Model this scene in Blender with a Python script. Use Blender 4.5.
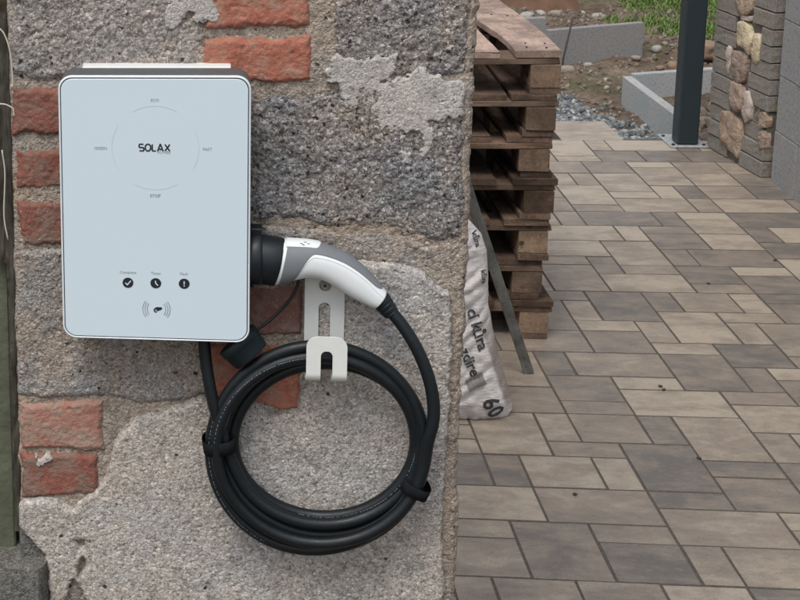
import bpy, bmesh, math, random
import numpy as np
from mathutils import Matrix, Vector, noise as mnoise

for o in list(bpy.data.objects):
    bpy.data.objects.remove(o)
SC = bpy.context.scene
COL = SC.collection
RND = random.Random(7)

# ------------------------------------------------------------------ camera
F, CX, CY = 1596.0, -59.0, 92.0
RM = np.array([[0.98845498, 0.14709464, -0.0363306],
               [-0.00234316, -0.22491334, -0.97437595],
               [-0.15149671, 0.9632119, -0.22197205]])
CP = np.array([-0.85048347, -3.96456459, 2.11283187])
cam_d = bpy.data.cameras.new("camera")
cam = bpy.data.objects.new("camera", cam_d)
COL.objects.link(cam)
M = Matrix.Identity(4)
for i in range(3):
    M[i][0] = RM[0][i]; M[i][1] = -RM[1][i]; M[i][2] = -RM[2][i]; M[i][3] = CP[i]
cam.matrix_world = M
cam_d.sensor_fit = 'HORIZONTAL'; cam_d.sensor_width = 36
cam_d.lens = F / 800 * 36
cam_d.shift_x = (400 - CX) / 800
cam_d.shift_y = -(300 - CY) / 800
cam_d.clip_end = 2000
SC.camera = cam

# ------------------------------------------------------------------ light
world = bpy.data.worlds.new("World"); SC.world = world
world.use_nodes = True
wt = world.node_tree; wt.nodes.clear()
sky = wt.nodes.new('ShaderNodeTexSky'); sky.sky_type = 'NISHITA'; sky.sun_disc = False
SUN_EL, SUN_AZ = 60, 205          # azimuth clockwise from +Y
sky.sun_elevation = math.radians(SUN_EL); sky.sun_rotation = math.radians(SUN_AZ)
sky.air_density = 1.0; sky.dust_density = 4.0; sky.ozone_density = 1.0
hs = wt.nodes.new('ShaderNodeHueSaturation'); hs.inputs['Saturation'].default_value = 0.34
bg = wt.nodes.new('ShaderNodeBackground'); bg.inputs['Strength'].default_value = 0.15
wo = wt.nodes.new('ShaderNodeOutputWorld')
wt.links.new(sky.outputs[0], hs.inputs['Color']); wt.links.new(hs.outputs[0], bg.inputs[0]); wt.links.new(bg.outputs[0], wo.inputs[0])
sd = bpy.data.lights.new("sun", 'SUN'); sd.energy = 1.15; sd.angle = math.radians(22); sd.color = (1, .95, .88)
sun = bpy.data.objects.new("sun", sd); COL.objects.link(sun)
az, el = math.radians(SUN_AZ), math.radians(SUN_EL)
sdir = Vector((math.sin(az) * math.cos(el), math.cos(az) * math.cos(el), math.sin(el)))
sun.rotation_euler = sdir.to_track_quat('Z', 'Y').to_euler()
SC.view_settings.view_transform = 'Standard'; SC.view_settings.look = 'None'
SC.view_settings.exposure = 0.40; SC.view_settings.gamma = 1; SC.view_settings.use_curve_mapping = False

# ------------------------------------------------------------------ helpers
def _ray(x, y): return RM.T @ np.array([(x - CX) / F, (y - CY) / F, 1.0])
def ground(x, y, z=0.0):
    d = _ray(x, y); return CP + d * ((z - CP[2]) / d[2])
def aty(x, y, Y):
    d = _ray(x, y); return CP + d * ((Y - CP[1]) / d[1])
YAW = math.radians(-1.391451)
UX = np.array([math.cos(YAW), math.sin(YAW), 0]); UN = np.array([-math.sin(YAW), math.cos(YAW), 0])
DW = 2.15                                   # camera to wall face, measured along the wall's normal
def WL(x, y, off=0.0):                      # point `off` metres proud of the wall face -> (u, w)
    d = _ray(x, y); s = (DW - off) / (d @ UN)
    return np.array([s * (d @ UX), CP[2] + s * d[2]])
WM = Matrix.Identity(4)
worg = CP + UN * DW; worg[2] = 0
for i in range(3):
    WM[i][0] = UX[i]; WM[i][1] = UN[i]; WM[i][2] = (0, 0, 1)[i]; WM[i][3] = worg[i]

def tag(o, label=None, cat=None, group=None, kind=None):
    if label: o['label'] = label
    if cat: o['category'] = cat
    if group: o['group'] = group
    if kind: o['kind'] = kind
    return o
def empty(name, mat=None, loc=None, **k):
    o = bpy.data.objects.new(name, None); COL.objects.link(o); o.empty_display_size = .05
    if mat is not None: o.matrix_world = mat
    if loc is not None: o.location = loc
    return tag(o, **k)
def mesh(name, verts, faces, smooth=False):
    me = bpy.data.meshes.new(name)
    me.from_pydata([tuple(map(float, v)) for v in verts], [], [tuple(f) for f in faces])
    if smooth: me.polygons.foreach_set('use_smooth', [True] * len(me.polygons))
    me.update(); return me
def ob(name, me, mat=None, parent=None, **k):
    o = bpy.data.objects.new(name, me); COL.objects.link(o)
    if mat is not None and len(me.materials) == 0: me.materials.append(mat)
    if parent: o.parent = parent
    return tag(o, **k)
def np_mesh(name, V, Q, smooth=True):       # fast quad mesh from arrays
    me = bpy.data.meshes.new(name)
    me.vertices.add(len(V)); me.vertices.foreach_set('co', np.asarray(V, np.float32).ravel())
    n, k = Q.shape
    me.loops.add(n * k); me.loops.foreach_set('vertex_index', Q.astype(np.int32).ravel())
    me.polygons.add(n); me.polygons.foreach_set('loop_start', np.arange(n, dtype=np.int32) * k)
    me.polygons.foreach_set('use_smooth', np.full(n, smooth))
    me.update(); me.validate(); return me
class MB:
    def __init__(s): s.v = []; s.f = []
    def add(s, V, Fc):
        b = len(s.v); s.v += [tuple(v) for v in V]; s.f += [tuple(i + b for i in f) for f in Fc]; return s
    def box(s, x0, x1, y0, y1, z0, z1):
        return s.add([(x, y, z) for z in (z0, z1) for y in (y0, y1) for x in (x0, x1)],
                     [(0, 2, 3, 1), (4, 5, 7, 6), (0, 1, 5, 4), (2, 6, 7, 3), (0, 4, 6, 2), (1, 3, 7, 5)])
    def me(s, name, smooth=False): return mesh(name, s.v, s.f, smooth)
def bevel(me, w, seg=1):
    bm = bmesh.new(); bm.from_mesh(me)
    bmesh.ops.remove_doubles(bm, verts=bm.verts, dist=1e-6)
    es = [e for e in bm.edges if len(e.link_faces) == 2 and e.calc_face_angle(0) > .5]
    bmesh.ops.bevel(bm, geom=es, offset=w, segments=seg, affect='EDGES', profile=.6)
    bmesh.ops.recalc_face_normals(bm, faces=bm.faces)
    bm.to_mesh(me); bm.free(); return me
def tube(pts, r, n=12, cap=True):
    """swept tube; r scalar or per point"""
    P = [Vector(p) for p in pts]; m = len(P); r = [r] * m if not hasattr(r, '__len__') else r
    V, Fc = [], []; up = None
    for i in range(m):
        t = (P[min(i + 1, m - 1)] - P[max(i - 1, 0)]).normalized()
        if up is None:
            up = Vector((0, -1, 0)) if abs(t.y) < .9 else Vector((0, 0, 1))
        a = (up - t * up.dot(t)).normalized(); b = t.cross(a); up = a
        for k in range(n):
            q = 2 * math.pi * k / n
            V.append(P[i] + (a * math.cos(q) + b * math.sin(q)) * r[i])
    for i in range(m - 1):
        for k in range(n):
            k2 = (k + 1) % n
            Fc.append((i * n + k, i * n + k2, (i + 1) * n + k2, (i + 1) * n + k))
    if cap:
        Fc.append(tuple(range(n - 1, -1, -1))); Fc.append(tuple((m - 1) * n + k for k in range(n)))
    return V, Fc
def catmull(P, n=8):
    P = [np.array(p, float) for p in P]; P = [2 * P[0] - P[1]] + P + [2 * P[-1] - P[-2]]; out = []
    for i in range(1, len(P) - 2):
        for k in range(n):
            t = k / n
            out.append(.5 * ((2 * P[i]) + (-P[i - 1] + P[i + 1]) * t + (2 * P[i - 1] - 5 * P[i] + 4 * P[i + 1] - P[i + 2]) * t * t + (-P[i - 1] + 3 * P[i] - 3 * P[i + 1] + P[i + 2]) * t ** 3))
    out.append(P[-2]); return out

_TX = {}
def text2d(s, size, bold=False, align='LEFT'):
    if (s, size, bold, align) in _TX: return _TX[(s, size, bold, align)]
    r_ = _text2d(s, size, bold, align); _TX[(s, size, bold, align)] = r_; return r_
def _text2d(s, size, bold=False, align='LEFT'):
    cu = bpy.data.curves.new('t', 'FONT'); cu.body = s; cu.size = size; cu.align_x = align; cu.resolution_u = 2
    if bold: cu.offset = size * .018
    o = bpy.data.objects.new('t', cu); COL.objects.link(o)
    dg = bpy.context.evaluated_depsgraph_get(); me = bpy.data.meshes.new_from_object(o.evaluated_get(dg))
    bm = bmesh.new(); bm.from_mesh(me); bmesh.ops.triangulate(bm, faces=bm.faces)
    V = [(v.co.x, v.co.y) for v in bm.verts]; Fc = [tuple(v.index for v in f.verts) for f in bm.faces]
    bm.free(); bpy.data.objects.remove(o); bpy.data.curves.remove(cu); bpy.data.meshes.remove(me)
    return V, Fc
for _a in (('cí kůra', .047, True), ('mulčovací', .022, True), ('kůra', .024, True), ('60', .072, True), ('kůra', .022, True), ('zdire', .045, True),
           ('POWER', .0052, False, 'CENTER'), ('ECO', .0056, False, 'CENTER'), ('GREEN', .0056, False, 'CENTER'), ('FAST', .0056, False, 'CENTER'), ('STOP', .0060, True, 'CENTER'),
           ('Complete', .0056, False, 'CENTER'), ('Timer', .0056, False, 'CENTER'), ('Fault', .0056, False, 'CENTER')):
    text2d(*_a)

# numpy noise
def _h(ix, iy, s):
    h = (ix.astype(np.int64) * 374761393 + iy.astype(np.int64) * 668265263 + s * 974634777) & 0xffffffff
    h = ((h ^ (h >> 13)) * 1274126177) & 0xffffffff
    h = ((h ^ (h >> 16)) * 2246822519) & 0xffffffff
    return ((h ^ (h >> 15)) & 0xffffff) / float(0xffffff)
def vn(x, y, s=0):
    ix = np.floor(x); iy = np.floor(y); fx = x - ix; fy = y - iy
    fx = fx * fx * fx * (fx * (fx * 6 - 15) + 10); fy = fy * fy * fy * (fy * (fy * 6 - 15) + 10)
    a = _h(ix, iy, s); b = _h(ix + 1, iy, s); c = _h(ix, iy + 1, s); d = _h(ix + 1, iy + 1, s)
    return (a + (b - a) * fx) * (1 - fy) + (c + (d - c) * fx) * fy
def fbm(x, y, sc, o=4, s=0, g=.5):
    r = 0; a = 1; t = 0
    for k in range(o):
        r = r + a * (vn(x * sc + 17.3 * k, y * sc - 9.1 * k, s + k) - .5); t += a; a *= g; sc *= 2.03
    return r / t * 2
def worley(x, y, sc, s=0):
    x = x * sc; y = y * sc; ix = np.floor(x); iy = np.floor(y)
    f1 = np.full(x.shape, 9.); idv = np.zeros(x.shape)
    for dx in (-1, 0, 1):
        for dy in (-1, 0, 1):
            a = ix + dx; b = iy + dy
            d = np.hypot(a + _h(a, b, s) - x, b + _h(a, b, s + 5) - y)
            m = d < f1; f1 = np.where(m, d, f1); idv = np.where(m, _h(a, b, s + 9), idv)
    return f1, idv
def sdf(poly, x, y):
    P = np.asarray(poly, float); n = len(P)
    d = np.full(x.shape, 1e9); ins = np.zeros(x.shape, bool)
    for i in range(n):
        a = P[i]; b = P[(i + 1) % n]; e = b - a
        wx = x - a[0]; wy = y - a[1]
        t = np.clip((wx * e[0] + wy * e[1]) / (e @ e + 1e-15), 0, 1)
        d = np.minimum(d, np.hypot(wx - e[0] * t, wy - e[1] * t))
        c = ((a[1] > y) != (b[1] > y))
        with np.errstate(divide='ignore', invalid='ignore'):
            xx = (b[0] - a[0]) * (y - a[1]) / (b[1] - a[1] + 1e-15) + a[0]
        ins ^= c & (x < xx)
    return np.where(ins, -d, d)

# ------------------------------------------------------------------ materials
class NT:
    def __init__(s, name):
        s.m = bpy.data.materials.new(name); s.m.use_nodes = True; s.t = s.m.node_tree; s.t.nodes.clear()
        s.out = s.t.nodes.new('ShaderNodeOutputMaterial'); s.b = s.n('ShaderNodeBsdfPrincipled')
        s.t.links.new(s.b.outputs[0], s.out.inputs[0])
    def n(s, typ, ins=None, **k):
        nd = s.t.nodes.new(typ)
        for a, v in k.items(): setattr(nd, a, v)
        for a, v in (ins or {}).items(): s.set(nd, a, v)
        return nd
    def set(s, nd, a, v):
        i = nd.inputs[a]
        if hasattr(v, 'is_output'): s.t.links.new(v, i)
        elif isinstance(v, bpy.types.Node): s.t.links.new(v.outputs[0], i)
        elif isinstance(v, (tuple, list)) and len(v) == 3 and i.type == 'RGBA': i.default_value = (*v, 1)
        else: i.default_value = v
    def coord(s, kind='Object', scale=(1, 1, 1), loc=None):
        c = s.n('ShaderNodeTexCoord').outputs[kind]
        mp = s.n('ShaderNodeMapping', {'Vector': c, 'Scale': scale})
        if loc is not None: s.set(mp, 'Location', loc)
        return mp.outputs[0]
    def noise(s, v, sc, det=3, rough=.55, dist=0.0):
        return s.n('ShaderNodeTexNoise', {'Vector': v, 'Scale': sc, 'Detail': det, 'Roughness': rough, 'Distortion': dist}).outputs[0]
    def vor(s, v, sc, feat='F1'):
        return s.n('ShaderNodeTexVoronoi', {'Vector': v, 'Scale': sc}, feature=feat)
    def ramp(s, f, stops, interp='LINEAR'):
        r = s.n('ShaderNodeValToRGB', {'Fac': f}); e = r.color_ramp.elements; r.color_ramp.interpolation = interp
        while len(e) < len(stops): e.new(.5)
        for q, (p, c) in zip(e, stops):
            q.position = p; q.color = (c, c, c, 1) if not hasattr(c, '__len__') else (*c, 1)
        return r.outputs[0]
    def mix(s, f, a, b, mode='MIX'):
        m = s.n('ShaderNodeMix', data_type='RGBA', blend_type=mode)
        s.set(m, 0, f); s.set(m, 6, a); s.set(m, 7, b); return m.outputs[2]
    def math(s, op, a, b=0.0, clamp=False):
        m = s.n('ShaderNodeMath', operation=op, use_clamp=clamp); s.set(m, 0, a); s.set(m, 1, b); return m.outputs[0]
    def bump(s, h, dist, strength=1.0, nrm=None):
        b = s.n('ShaderNodeBump', {'Height': h, 'Distance': dist, 'Strength': strength})
        if nrm is not None: s.set(b, 'Normal', nrm)
        return b.outputs[0]
    def fin(s, col=None, rough=None, nrm=None, metal=None, spec=None):
        if col is not None: s.set(s.b, 'Base Color', col)
        if rough is not None: s.set(s.b, 'Roughness', rough)
        if nrm is not None: s.set(s.b, 'Normal', nrm)
        if metal is not None: s.set(s.b, 'Metallic', metal)
        if spec is not None: s.set(s.b, 'Specular IOR Level', spec)
        return s.m
def plain(name, col, rough=.5, metal=0, spec=.5, var=.08, sc=40, bump=0.0, bs=300):
    t = NT(name); v = t.coord()
    n = t.noise(v, sc, 4)
    c = t.mix(n, tuple(x * (1 - var) for x in col), tuple(min(1, x * (1 + var)) for x in col))
    r = t.ramp(t.noise(v, sc * 2.3, 3), [(.3, max(0, rough - .06)), (.7, min(1, rough + .06))])
    nr = t.bump(t.noise(v, bs, 3), bump) if bump else None
    return t.fin(c, r, nr, metal, spec)

def granular(name, stops, tintA, tintB, cell=260, fine=620, fmix=.45, bumpd=.0014, tsc=9, pit=0.0, pitsc=95):
    """broken aggregate surface: a random tone for every grain over a slow tint"""
    t = NT(name); v = t.coord()
    wob = t.n('ShaderNodeTexNoise', {'Vector': v, 'Scale': 180.0, 'Detail': 2.0}).outputs[1]
    vv = t.n('ShaderNodeVectorMath', {0: wob, 1: (.006, .006, .006)}, operation='MULTIPLY').outputs[0]
    vv = t.n('ShaderNodeVectorMath', {0: v, 1: vv}, operation='ADD').outputs[0]
    a = t.vor(vv, cell); b = t.vor(vv, fine)
    ra = t.n('ShaderNodeSeparateColor', {0: a.outputs['Color']}).outputs[0]
    rb = t.n('ShaderNodeSeparateColor', {0: b.outputs['Color']}).outputs[1]
    ca = t.ramp(ra, stops); cb = t.ramp(rb, stops)
    c = t.mix(fmix, ca, cb)
    tn = t.ramp(t.noise(v, tsc, 5, .6), [(.35, 0.), (.65, 1.)])
    c = t.mix(1.0, c, t.mix(tn, tintA, tintB), 'MULTIPLY')
    dk = t.ramp(t.noise(v, 60, 4, .7), [(.30, .55), (.48, 1.)])
    c = t.mix(1.0, c, dk, 'MULTIPLY')
    if pit:
        pv = t.vor(vv, pitsc); pr = t.n('ShaderNodeSeparateColor', {0: pv.outputs['Color']})
        pm_ = t.math('MULTIPLY', t.ramp(pr.outputs[0], [(1 - pit - .01, 0.), (1 - pit, 1.)]), t.ramp(t.math('ADD', pv.outputs['Distance'], t.math('MULTIPLY', t.noise(v, 260, 3, .7), .35)), [(.38, .93), (.50, 0.)]))
        c = t.mix(pm_, c, (.012, .011, .010))
    h = t.math('ADD', t.math('MULTIPLY', a.outputs['Distance'], -1.1), t.math('MULTIPLY', ra, .9))
    h = t.math('ADD', h, t.math('MULTIPLY', t.noise(v, 500, 4, .7), .9))
    return t.fin(c, .92, t.bump(h, bumpd, .9), spec=.25)

MT = {}
MT['slag'] = granular('slag_concrete', [(0, .02), (.07, .07), (.18, .18), (.5, .27), (.8, .35), (.95, .46), (1., .75)], (.88, .87, .86), (1.12, .96, .84), cell=215, fine=520, fmix=.58, pit=.12)
MT['slag_dark'] = granular('slag_concrete_dark', [(0, .015), (.12, .05), (.26, .14), (.55, .21), (.8, .29), (.95, .42), (1., .75)], (.88, .89, .92), (1.14, .99, .88), cell=225, fine=520, fmix=.58, pit=.15)
MT['slag_brown'] = granular('slag_concrete_brown', [(0, .05), (.07, .13), (.2, .24), (.6, .31), (.85, .38), (1., .55)], (.86, .84, .82), (1.08, .90, .74), cell=300, bumpd=.0016, tsc=14, pit=.06, pitsc=110)
MT['mortar'] = granular('old_mortar', [(0, .06), (.07, .17), (.3, .27), (.7, .34), (.92, .43), (1., .6)], (.93, .84, .74), (1.08, .88, .70), cell=320, fine=700, bumpd=.0014, pit=.03)
MT['render'] = granular('cement_render', [(0, .09), (.10, .20), (.4, .33), (.75, .43), (.94, .56), (1., .72)], (.95, .93, .91), (1.08, .97, .85), cell=300, fine=640, bumpd=.0009, tsc=7, pit=.008)
MT['white_patch'] = granular('lime_plaster', [(0, .14), (.12, .27), (.4, .40), (.8, .48), (1., .60)], (.97, .94, .91), (1.02, .95, .89), cell=420, fine=900, bumpd=.0008)
MT['grey_stone'] = granular('mossy_concrete', [(0, .04), (.2, .085), (.6, .13), (1., .22)], (.9, 1.0, 1.0), (1.05, .95, .84), cell=320, bumpd=.0012)

def brick_mat(name, A, B, dust, dusta=.52):
    t = NT(name); v = t.coord()
    off = t.n('ShaderNodeObjectInfo').outputs['Random']
    n1 = t.noise(v, 38, 6, .65); n2 = t.noise(v, 150, 5, .7); n3 = t.noise(v, 420, 4, .7)
    c = t.mix(t.ramp(n1, [(.3, 0.), (.7, 1.)]), A, B)
    c = t.mix(t.math('MULTIPLY', t.ramp(n3, [(.45, 0.), (.75, 1.)]), .35), c, tuple(min(1, x * 1.9 + .03) for x in A))
    c = t.mix(t.ramp(t.noise(v, 26, 6, .7), [(dusta, 0.), (dusta + .14, .8)]), c, dust)
    sc_n = t.math('MULTIPLY', t.ramp(t.noise(v, 190, 5, .75), [(.61, 0.), (.66, 1.)]), t.ramp(t.noise(v, 34, 4, .6), [(.46, 0.), (.60, .85)]))
    c = t.mix(sc_n, c, (.50, .43, .39))
    c = t.mix(t.math('MULTIPLY', t.ramp(t.noise(v, 70, 5, .7), [(.52, 0.), (.66, 1.)]), .45), c, dust)
    c = t.mix(t.math('MULTIPLY', t.ramp(n2, [(.26, 1.), (.36, 0.)]), .8), c, (.03, .02, .018))
    h = t.math('ADD', n2, t.math('MULTIPLY', n3, .6))
    return t.fin(c, .9, t.bump(h, .003, .9), spec=.2)
MT['brick'] = brick_mat('red_brick', (.27, .088, .058), (.41, .180, .128), (.33, .225, .17), .50)
MT['brick_dark'] = brick_mat('dark_red_brick', (.17, .066, .052), (.28, .110, .082), (.20, .15, .12), .45)
MT['brick_dusty'] = brick_mat('dusty_red_brick', (.28, .13, .10), (.36, .19, .15), (.30, .235, .185), .43)
MT['brick_dull'] = brick_mat('dull_brick', (.17, .085, .07), (.24, .13, .105), (.25, .19, .155), .5)

MT['case'] = plain('case_grey_plastic', (.075, .082, .09), .42, bump=.0001)
MT['bezel'] = plain('bezel_silver', (.62, .68, .72), .25, spec=.6, var=.03)
MT['groove'] = plain('groove_black', (.02, .024, .028), .5)
MT['glass'] = plain('front_panel_pale_blue', (.54, .64, .71), .14, spec=.6, var=.012, sc=6)
MT['print'] = plain('print_black', (.012, .018, .028), .4)
MT['print_grey'] = plain('print_grey', (.22, .28, .32), .4)
MT['print_faint'] = plain('print_faint', (.51, .61, .685), .18)
MT['icon_light'] = plain('icon_pale', (.5, .6, .66), .4)
MT['black_rubber'] = plain('cable_black', (.0055, .0085, .011), .46, spec=.32, var=.3, sc=25, bump=.0004, bs=120)
MT['black_plastic'] = plain('plastic_black', (.006, .010, .014), .45, spec=.35, var=.15)
MT['velcro'] = plain('strap_black', (.008, .009, .011), .85, spec=.1)
MT['white_plastic'] = plain('plastic_white', (.66, .70, .72), .32, spec=.5, var=.03)
MT['grey_soft'] = plain('soft_touch_grey', (.15, .165, .18), .6, spec=.3)
MT['white_mark'] = plain('cable_print_white', (.11, .13, .15), .5)
MT['bracket'] = plain('powder_coat_white', (.60, .625, .61), .4, var=.06, sc=60)
MT['screw'] = plain('screw_steel', (.30, .29, .27), .4, metal=.7)
MT['plate'] = plain('back_plate_light', (.66, .67, .66), .4)
MT['cap'] = plain('cap_black', (.006, .014, .018), .55, spec=.35)

def wood_mat(name, A, B, dark=.4, axis=1, gap=.0):
    t = NT(name); 
    sc = [14, 14, 14]; sc[axis] = 1.1
    oi = t.n('ShaderNodeObjectInfo')
    c0 = t.n('ShaderNodeTexCoord').outputs['Object']
    o3 = t.n('ShaderNodeVectorMath', {0: oi.outputs['Location'], 1: (3.1, 3.7, 5.3)}, operation='MULTIPLY').outputs[0]
    vb = t.n('ShaderNodeVectorMath', {0: c0, 1: o3}, operation='ADD').outputs[0]
    v = t.n('ShaderNodeMapping', {'Vector': vb, 'Scale': tuple(sc)}).outputs[0]
    g = t.noise(v, 7, 6, .7, 1.2); g2 = t.noise(v, 30, 4, .7)
    rnd = oi.outputs['Random']
    base = t.mix(rnd, A, B)
    c = t.mix(t.ramp(g, [(.3, .0), (.72, 1.)]), t.mix(1.0, base, (dark, dark, dark), 'MULTIPLY'), base)
    c = t.mix(t.math('MULTIPLY', t.ramp(g2, [(.3, 1.), (.45, 0.)]), .45), c, (.03, .022, .017))
    st = t.ramp(t.noise(vb, 9, 5, .65), [(.42, .55), (.62, 1.)])
    c = t.mix(1.0, c, st, 'MULTIPLY')
    c = t.mix(t.math('MULTIPLY', t.ramp(t.noise(t.n('ShaderNodeMapping', {'Vector': vb, 'Scale': (26, 5, 26) if axis == 1 else (5, 26, 26)}).outputs[0], 1.6, 5, .75), [(.60, 0.), (.68, 1.)]), .7), c, (.04, .026, .018))
    kn = t.vor(t.n('ShaderNodeMapping', {'Vector': vb, 'Scale': (1, .55, 1)}).outputs[0], 9)
    c = t.mix(t.ramp(kn.outputs['Distance'], [(.07, .85), (.11, 0.)]), c, (.035, .02, .014))
    return t.fin(c, .85, t.bump(t.math('ADD', g, t.math('MULTIPLY', g2, .5)), .002, .7), spec=.2)
MT['wood'] = wood_mat('pallet_wood', (.27, .175, .122), (.18, .125, .094), .36)
MT['wood_x'] = wood_mat('pallet_wood_cross', (.27, .178, .125), (.19, .132, .098), .42, axis=0)
MT['wood_dark'] = wood_mat('pallet_wood_dark', (.10, .066, .048), (.14, .092, .065), .5)
MT['wood_pale'] = wood_mat('pallet_wood_pale', (.56, .40, .33), (.47, .35, .29), .66)
MT['block'] = wood_mat('pallet_block_wood', (.40, .28, .19), (.19, .13, .095), .5, axis=1)
MT['stick'] = wood_mat('weathered_batten', (.22, .22, .20), (.22, .22, .20), .7, axis=2)
MT['post_wood'] = wood_mat('rotten_timber', (.13, .12, .10), (.11, .10, .08), .30, axis=2)
MT['green_board'] = plain('mossy_board', (.075, .085, .055), .85, var=.75, sc=20, bump=.002, bs=90)
MT['steel_post'] = plain('anthracite_steel', (.018, .029, .035), .42, spec=.4, var=.10, sc=12)
MT['steel_plate'] = granular('dusty_foot_plate', [(0, .2), (.5, .3), (1., .4)], (.85, .95, 1.0), (1, 1, 1), cell=120, bumpd=.0004)
MT['kerb'] = granular('kerb_concrete', [(0, .27), (.2, .33), (.8, .37), (1., .42)], (.84, .93, .95), (1.0, .99, .97), cell=500, fine=900, bumpd=.0003, tsc=4)
MT['kerb_far'] = granular('kerb_concrete_weathered', [(0, .15), (.2, .215), (.8, .245), (1., .28)], (.97, .97, .97), (1.0, .97, .93), cell=500, fine=900, bumpd=.0003, tsc=4)
MT['rust'] = plain('rusty_rebar', (.04, .035, .032), .8, bump=.001)
MT['wire'] = plain('pale_string', (.45, .43, .38), .7)

def paver_mat():
    t = NT('concrete_paver')
    oi = t.n('ShaderNodeObjectInfo'); c0 = t.n('ShaderNodeTexCoord').outputs['Object']
    off = t.n('ShaderNodeVectorMath', {0: oi.outputs['Location'], 1: (7.3, 5.9, 1)}, operation='MULTIPLY').outputs[0]
    v = t.n('ShaderNodeVectorMath', {0: c0, 1: off}, operation='ADD').outputs[0]
    vs = t.n('ShaderNodeMapping', {'Vector': v, 'Scale': (1, 1.7, 1)}).outputs[0]
    tone = t.n('ShaderNodeSeparateColor', {0: oi.outputs['Color']})
    s1 = t.noise(vs, 6.5, 8, .76, .25)
    f = t.math('ADD', t.math('MULTIPLY', t.ramp(s1, [(.36, 0.), (.64, 1.)]), .62), t.math('SUBTRACT', tone.outputs[0], .31))
    c = t.ramp(f, [(.05, (.120, .108, .096)), (.33, (.182, .152, .124)), (.62, (.238, .195, .155)), (.95, (.340, .290, .228))])
    fn = t.noise(v, 260, 5, .85)
    c = t.mix(1.0, c, t.ramp(fn, [(.30, .62), (.5, 1.), (.70, 1.28)]), 'MULTIPLY')
    sp = t.noise(vs, 30, 5, .7)
    c = t.mix(t.math('MULTIPLY', t.ramp(sp, [(.55, 0.), (.7, 1.)]), .22), c, (.40, .36, .32))
    c = t.mix(t.math('MULTIPLY', t.ramp(t.noise(v, 13, 4, .7), [(.62, 0.), (.72, 1.)]), .35), c, (.08, .07, .062))
    wv = t.vor(v, 210); wr_ = t.n('ShaderNodeSeparateColor', {0: wv.outputs['Color']}).outputs[0]
    c = t.mix(t.math('MULTIPLY', t.ramp(wr_, [(.93, 0.), (.95, .6)]), t.ramp(wv.outputs['Distance'], [(.25, 1.), (.45, 0.)])), c, (.05, .045, .04))
    return t.fin(c, t.ramp(fn, [(.3, .42), (.7, .60)]), t.bump(fn, .0012, .6), spec=.62)
MT['paver'] = paver_mat()
MT['joint'] = granular('joint_sand', [(0, .06), (.5, .10), (1., .15)], (1.0, .82, .68), (1.0, .9, .8), cell=300, bumpd=.001)

def soil_mat():
    t = NT('soil'); v = t.coord()
    n = t.noise(v, 3.2, 6, .65); m = t.noise(v, 22, 6, .72); k = t.noise(v, 90, 4, .7)
    c = t.mix(t.ramp(n, [(.35, 0.), (.62, 1.)]), (.115, .082, .062), (.215, .170, .130))
    c = t.mix(1.0, c, t.ramp(m, [(.3, .45), (.55, 1.), (.8, 1.35)]), 'MULTIPLY')
    c = t.mix(t.math('MULTIPLY', t.ramp(k, [(.62, 0.), (.70, 1.)]), .5), c, (.36, .34, .31))
    c = t.mix(t.math('MULTIPLY', t.ramp(t.noise(v, 2.3, 5, .6), [(.54, 0.), (.62, 1.)]), .5), c, (.06, .085, .03))
    return t.fin(c, .95, t.bump(t.math('ADD', m, t.math('MULTIPLY', k, .4)), .025, .9), spec=.15)
MT['soil'] = soil_mat()
MT['clay'] = plain('red_clay', (.115, .070, .048), .95, var=.5, sc=7, bump=.02, bs=14, spec=.1)
def stones_mat(name, stops, rough=.85):
    t = NT(name)
    g = t.n('ShaderNodeNewGeometry').outputs['Random Per Island']; v = t.coord()
    c = t.ramp(g, stops); c = t.mix(1.0, c, t.ramp(t.noise(v, 70, 4, .7), [(.3, .7), (.7, 1.2)]), 'MULTIPLY')
    return t.fin(c, rough, t.bump(t.noise(v, 120, 3), .003, .6), spec=.3)
MT['gravel'] = stones_mat('blue_grey_gravel', [(0, (.07, .078, .085)), (.35, (.13, .145, .155)), (.7, (.20, .22, .225)), (1, (.36, .37, .36))])
MT['rubble'] = stones_mat('rubble', [(0, (.08, .062, .05)), (.5, (.17, .135, .105)), (.90, (.22, .19, .16)), (.985, (.26, .235, .205)), (1, (.36, .34, .31))])
MT['rock'] = plain('field_stone', (.23, .20, .17), .85, var=.35, sc=22, bump=.006, bs=60)
MT['rock_white'] = plain('white_rubble', (.28, .265, .24), .9, var=.45, sc=22, bump=.004, bs=60)
MT['rock_brown'] = plain('brown_stone', (.20, .135, .095), .85, var=.4, sc=20, bump=.006, bs=60)
def grass_mat():
    t = NT('grass_blades'); g = t.n('ShaderNodeNewGeometry').outputs['Random Per Island']
    return t.fin(t.ramp(g, [(0, (.045, .09, .02)), (.5, (.095, .18, .035)), (.80, (.14, .22, .05)), (1, (.22, .19, .11))]), .7, spec=.25)
MT['grass'] = grass_mat()
MT['pbrick'] = granular('grey_clinker_brick', [(0, .10), (.15, .165), (.5, .20), (.85, .24), (1., .33)], (1.06, 1.0, .92), (1.14, 1.0, .84), cell=300, fine=620, bumpd=.0008, tsc=12)
MT['pmortar'] = granular('pillar_mortar', [(0, .08), (.5, .13), (1., .19)], (1.2, 1.08, .95), (1.2, 1.02, .86), cell=240, bumpd=.002)
MT['st_yellow'] = plain('yellow_sandstone', (.50, .42, .29), .9, var=.4, sc=34, bump=.008, bs=90)
MT['st_brown'] = plain('brown_ironstone', (.27, .20, .16), .9, var=.6, sc=30, bump=.01, bs=70)
MT['st_rust'] = plain('rust_sandstone', (.30, .225, .165), .9, var=.6, sc=30, bump=.01, bs=70)
MT['st_pink'] = plain('pink_stone', (.40, .34, .30), .85, var=.5, sc=30, bump=.005, bs=90)
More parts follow.
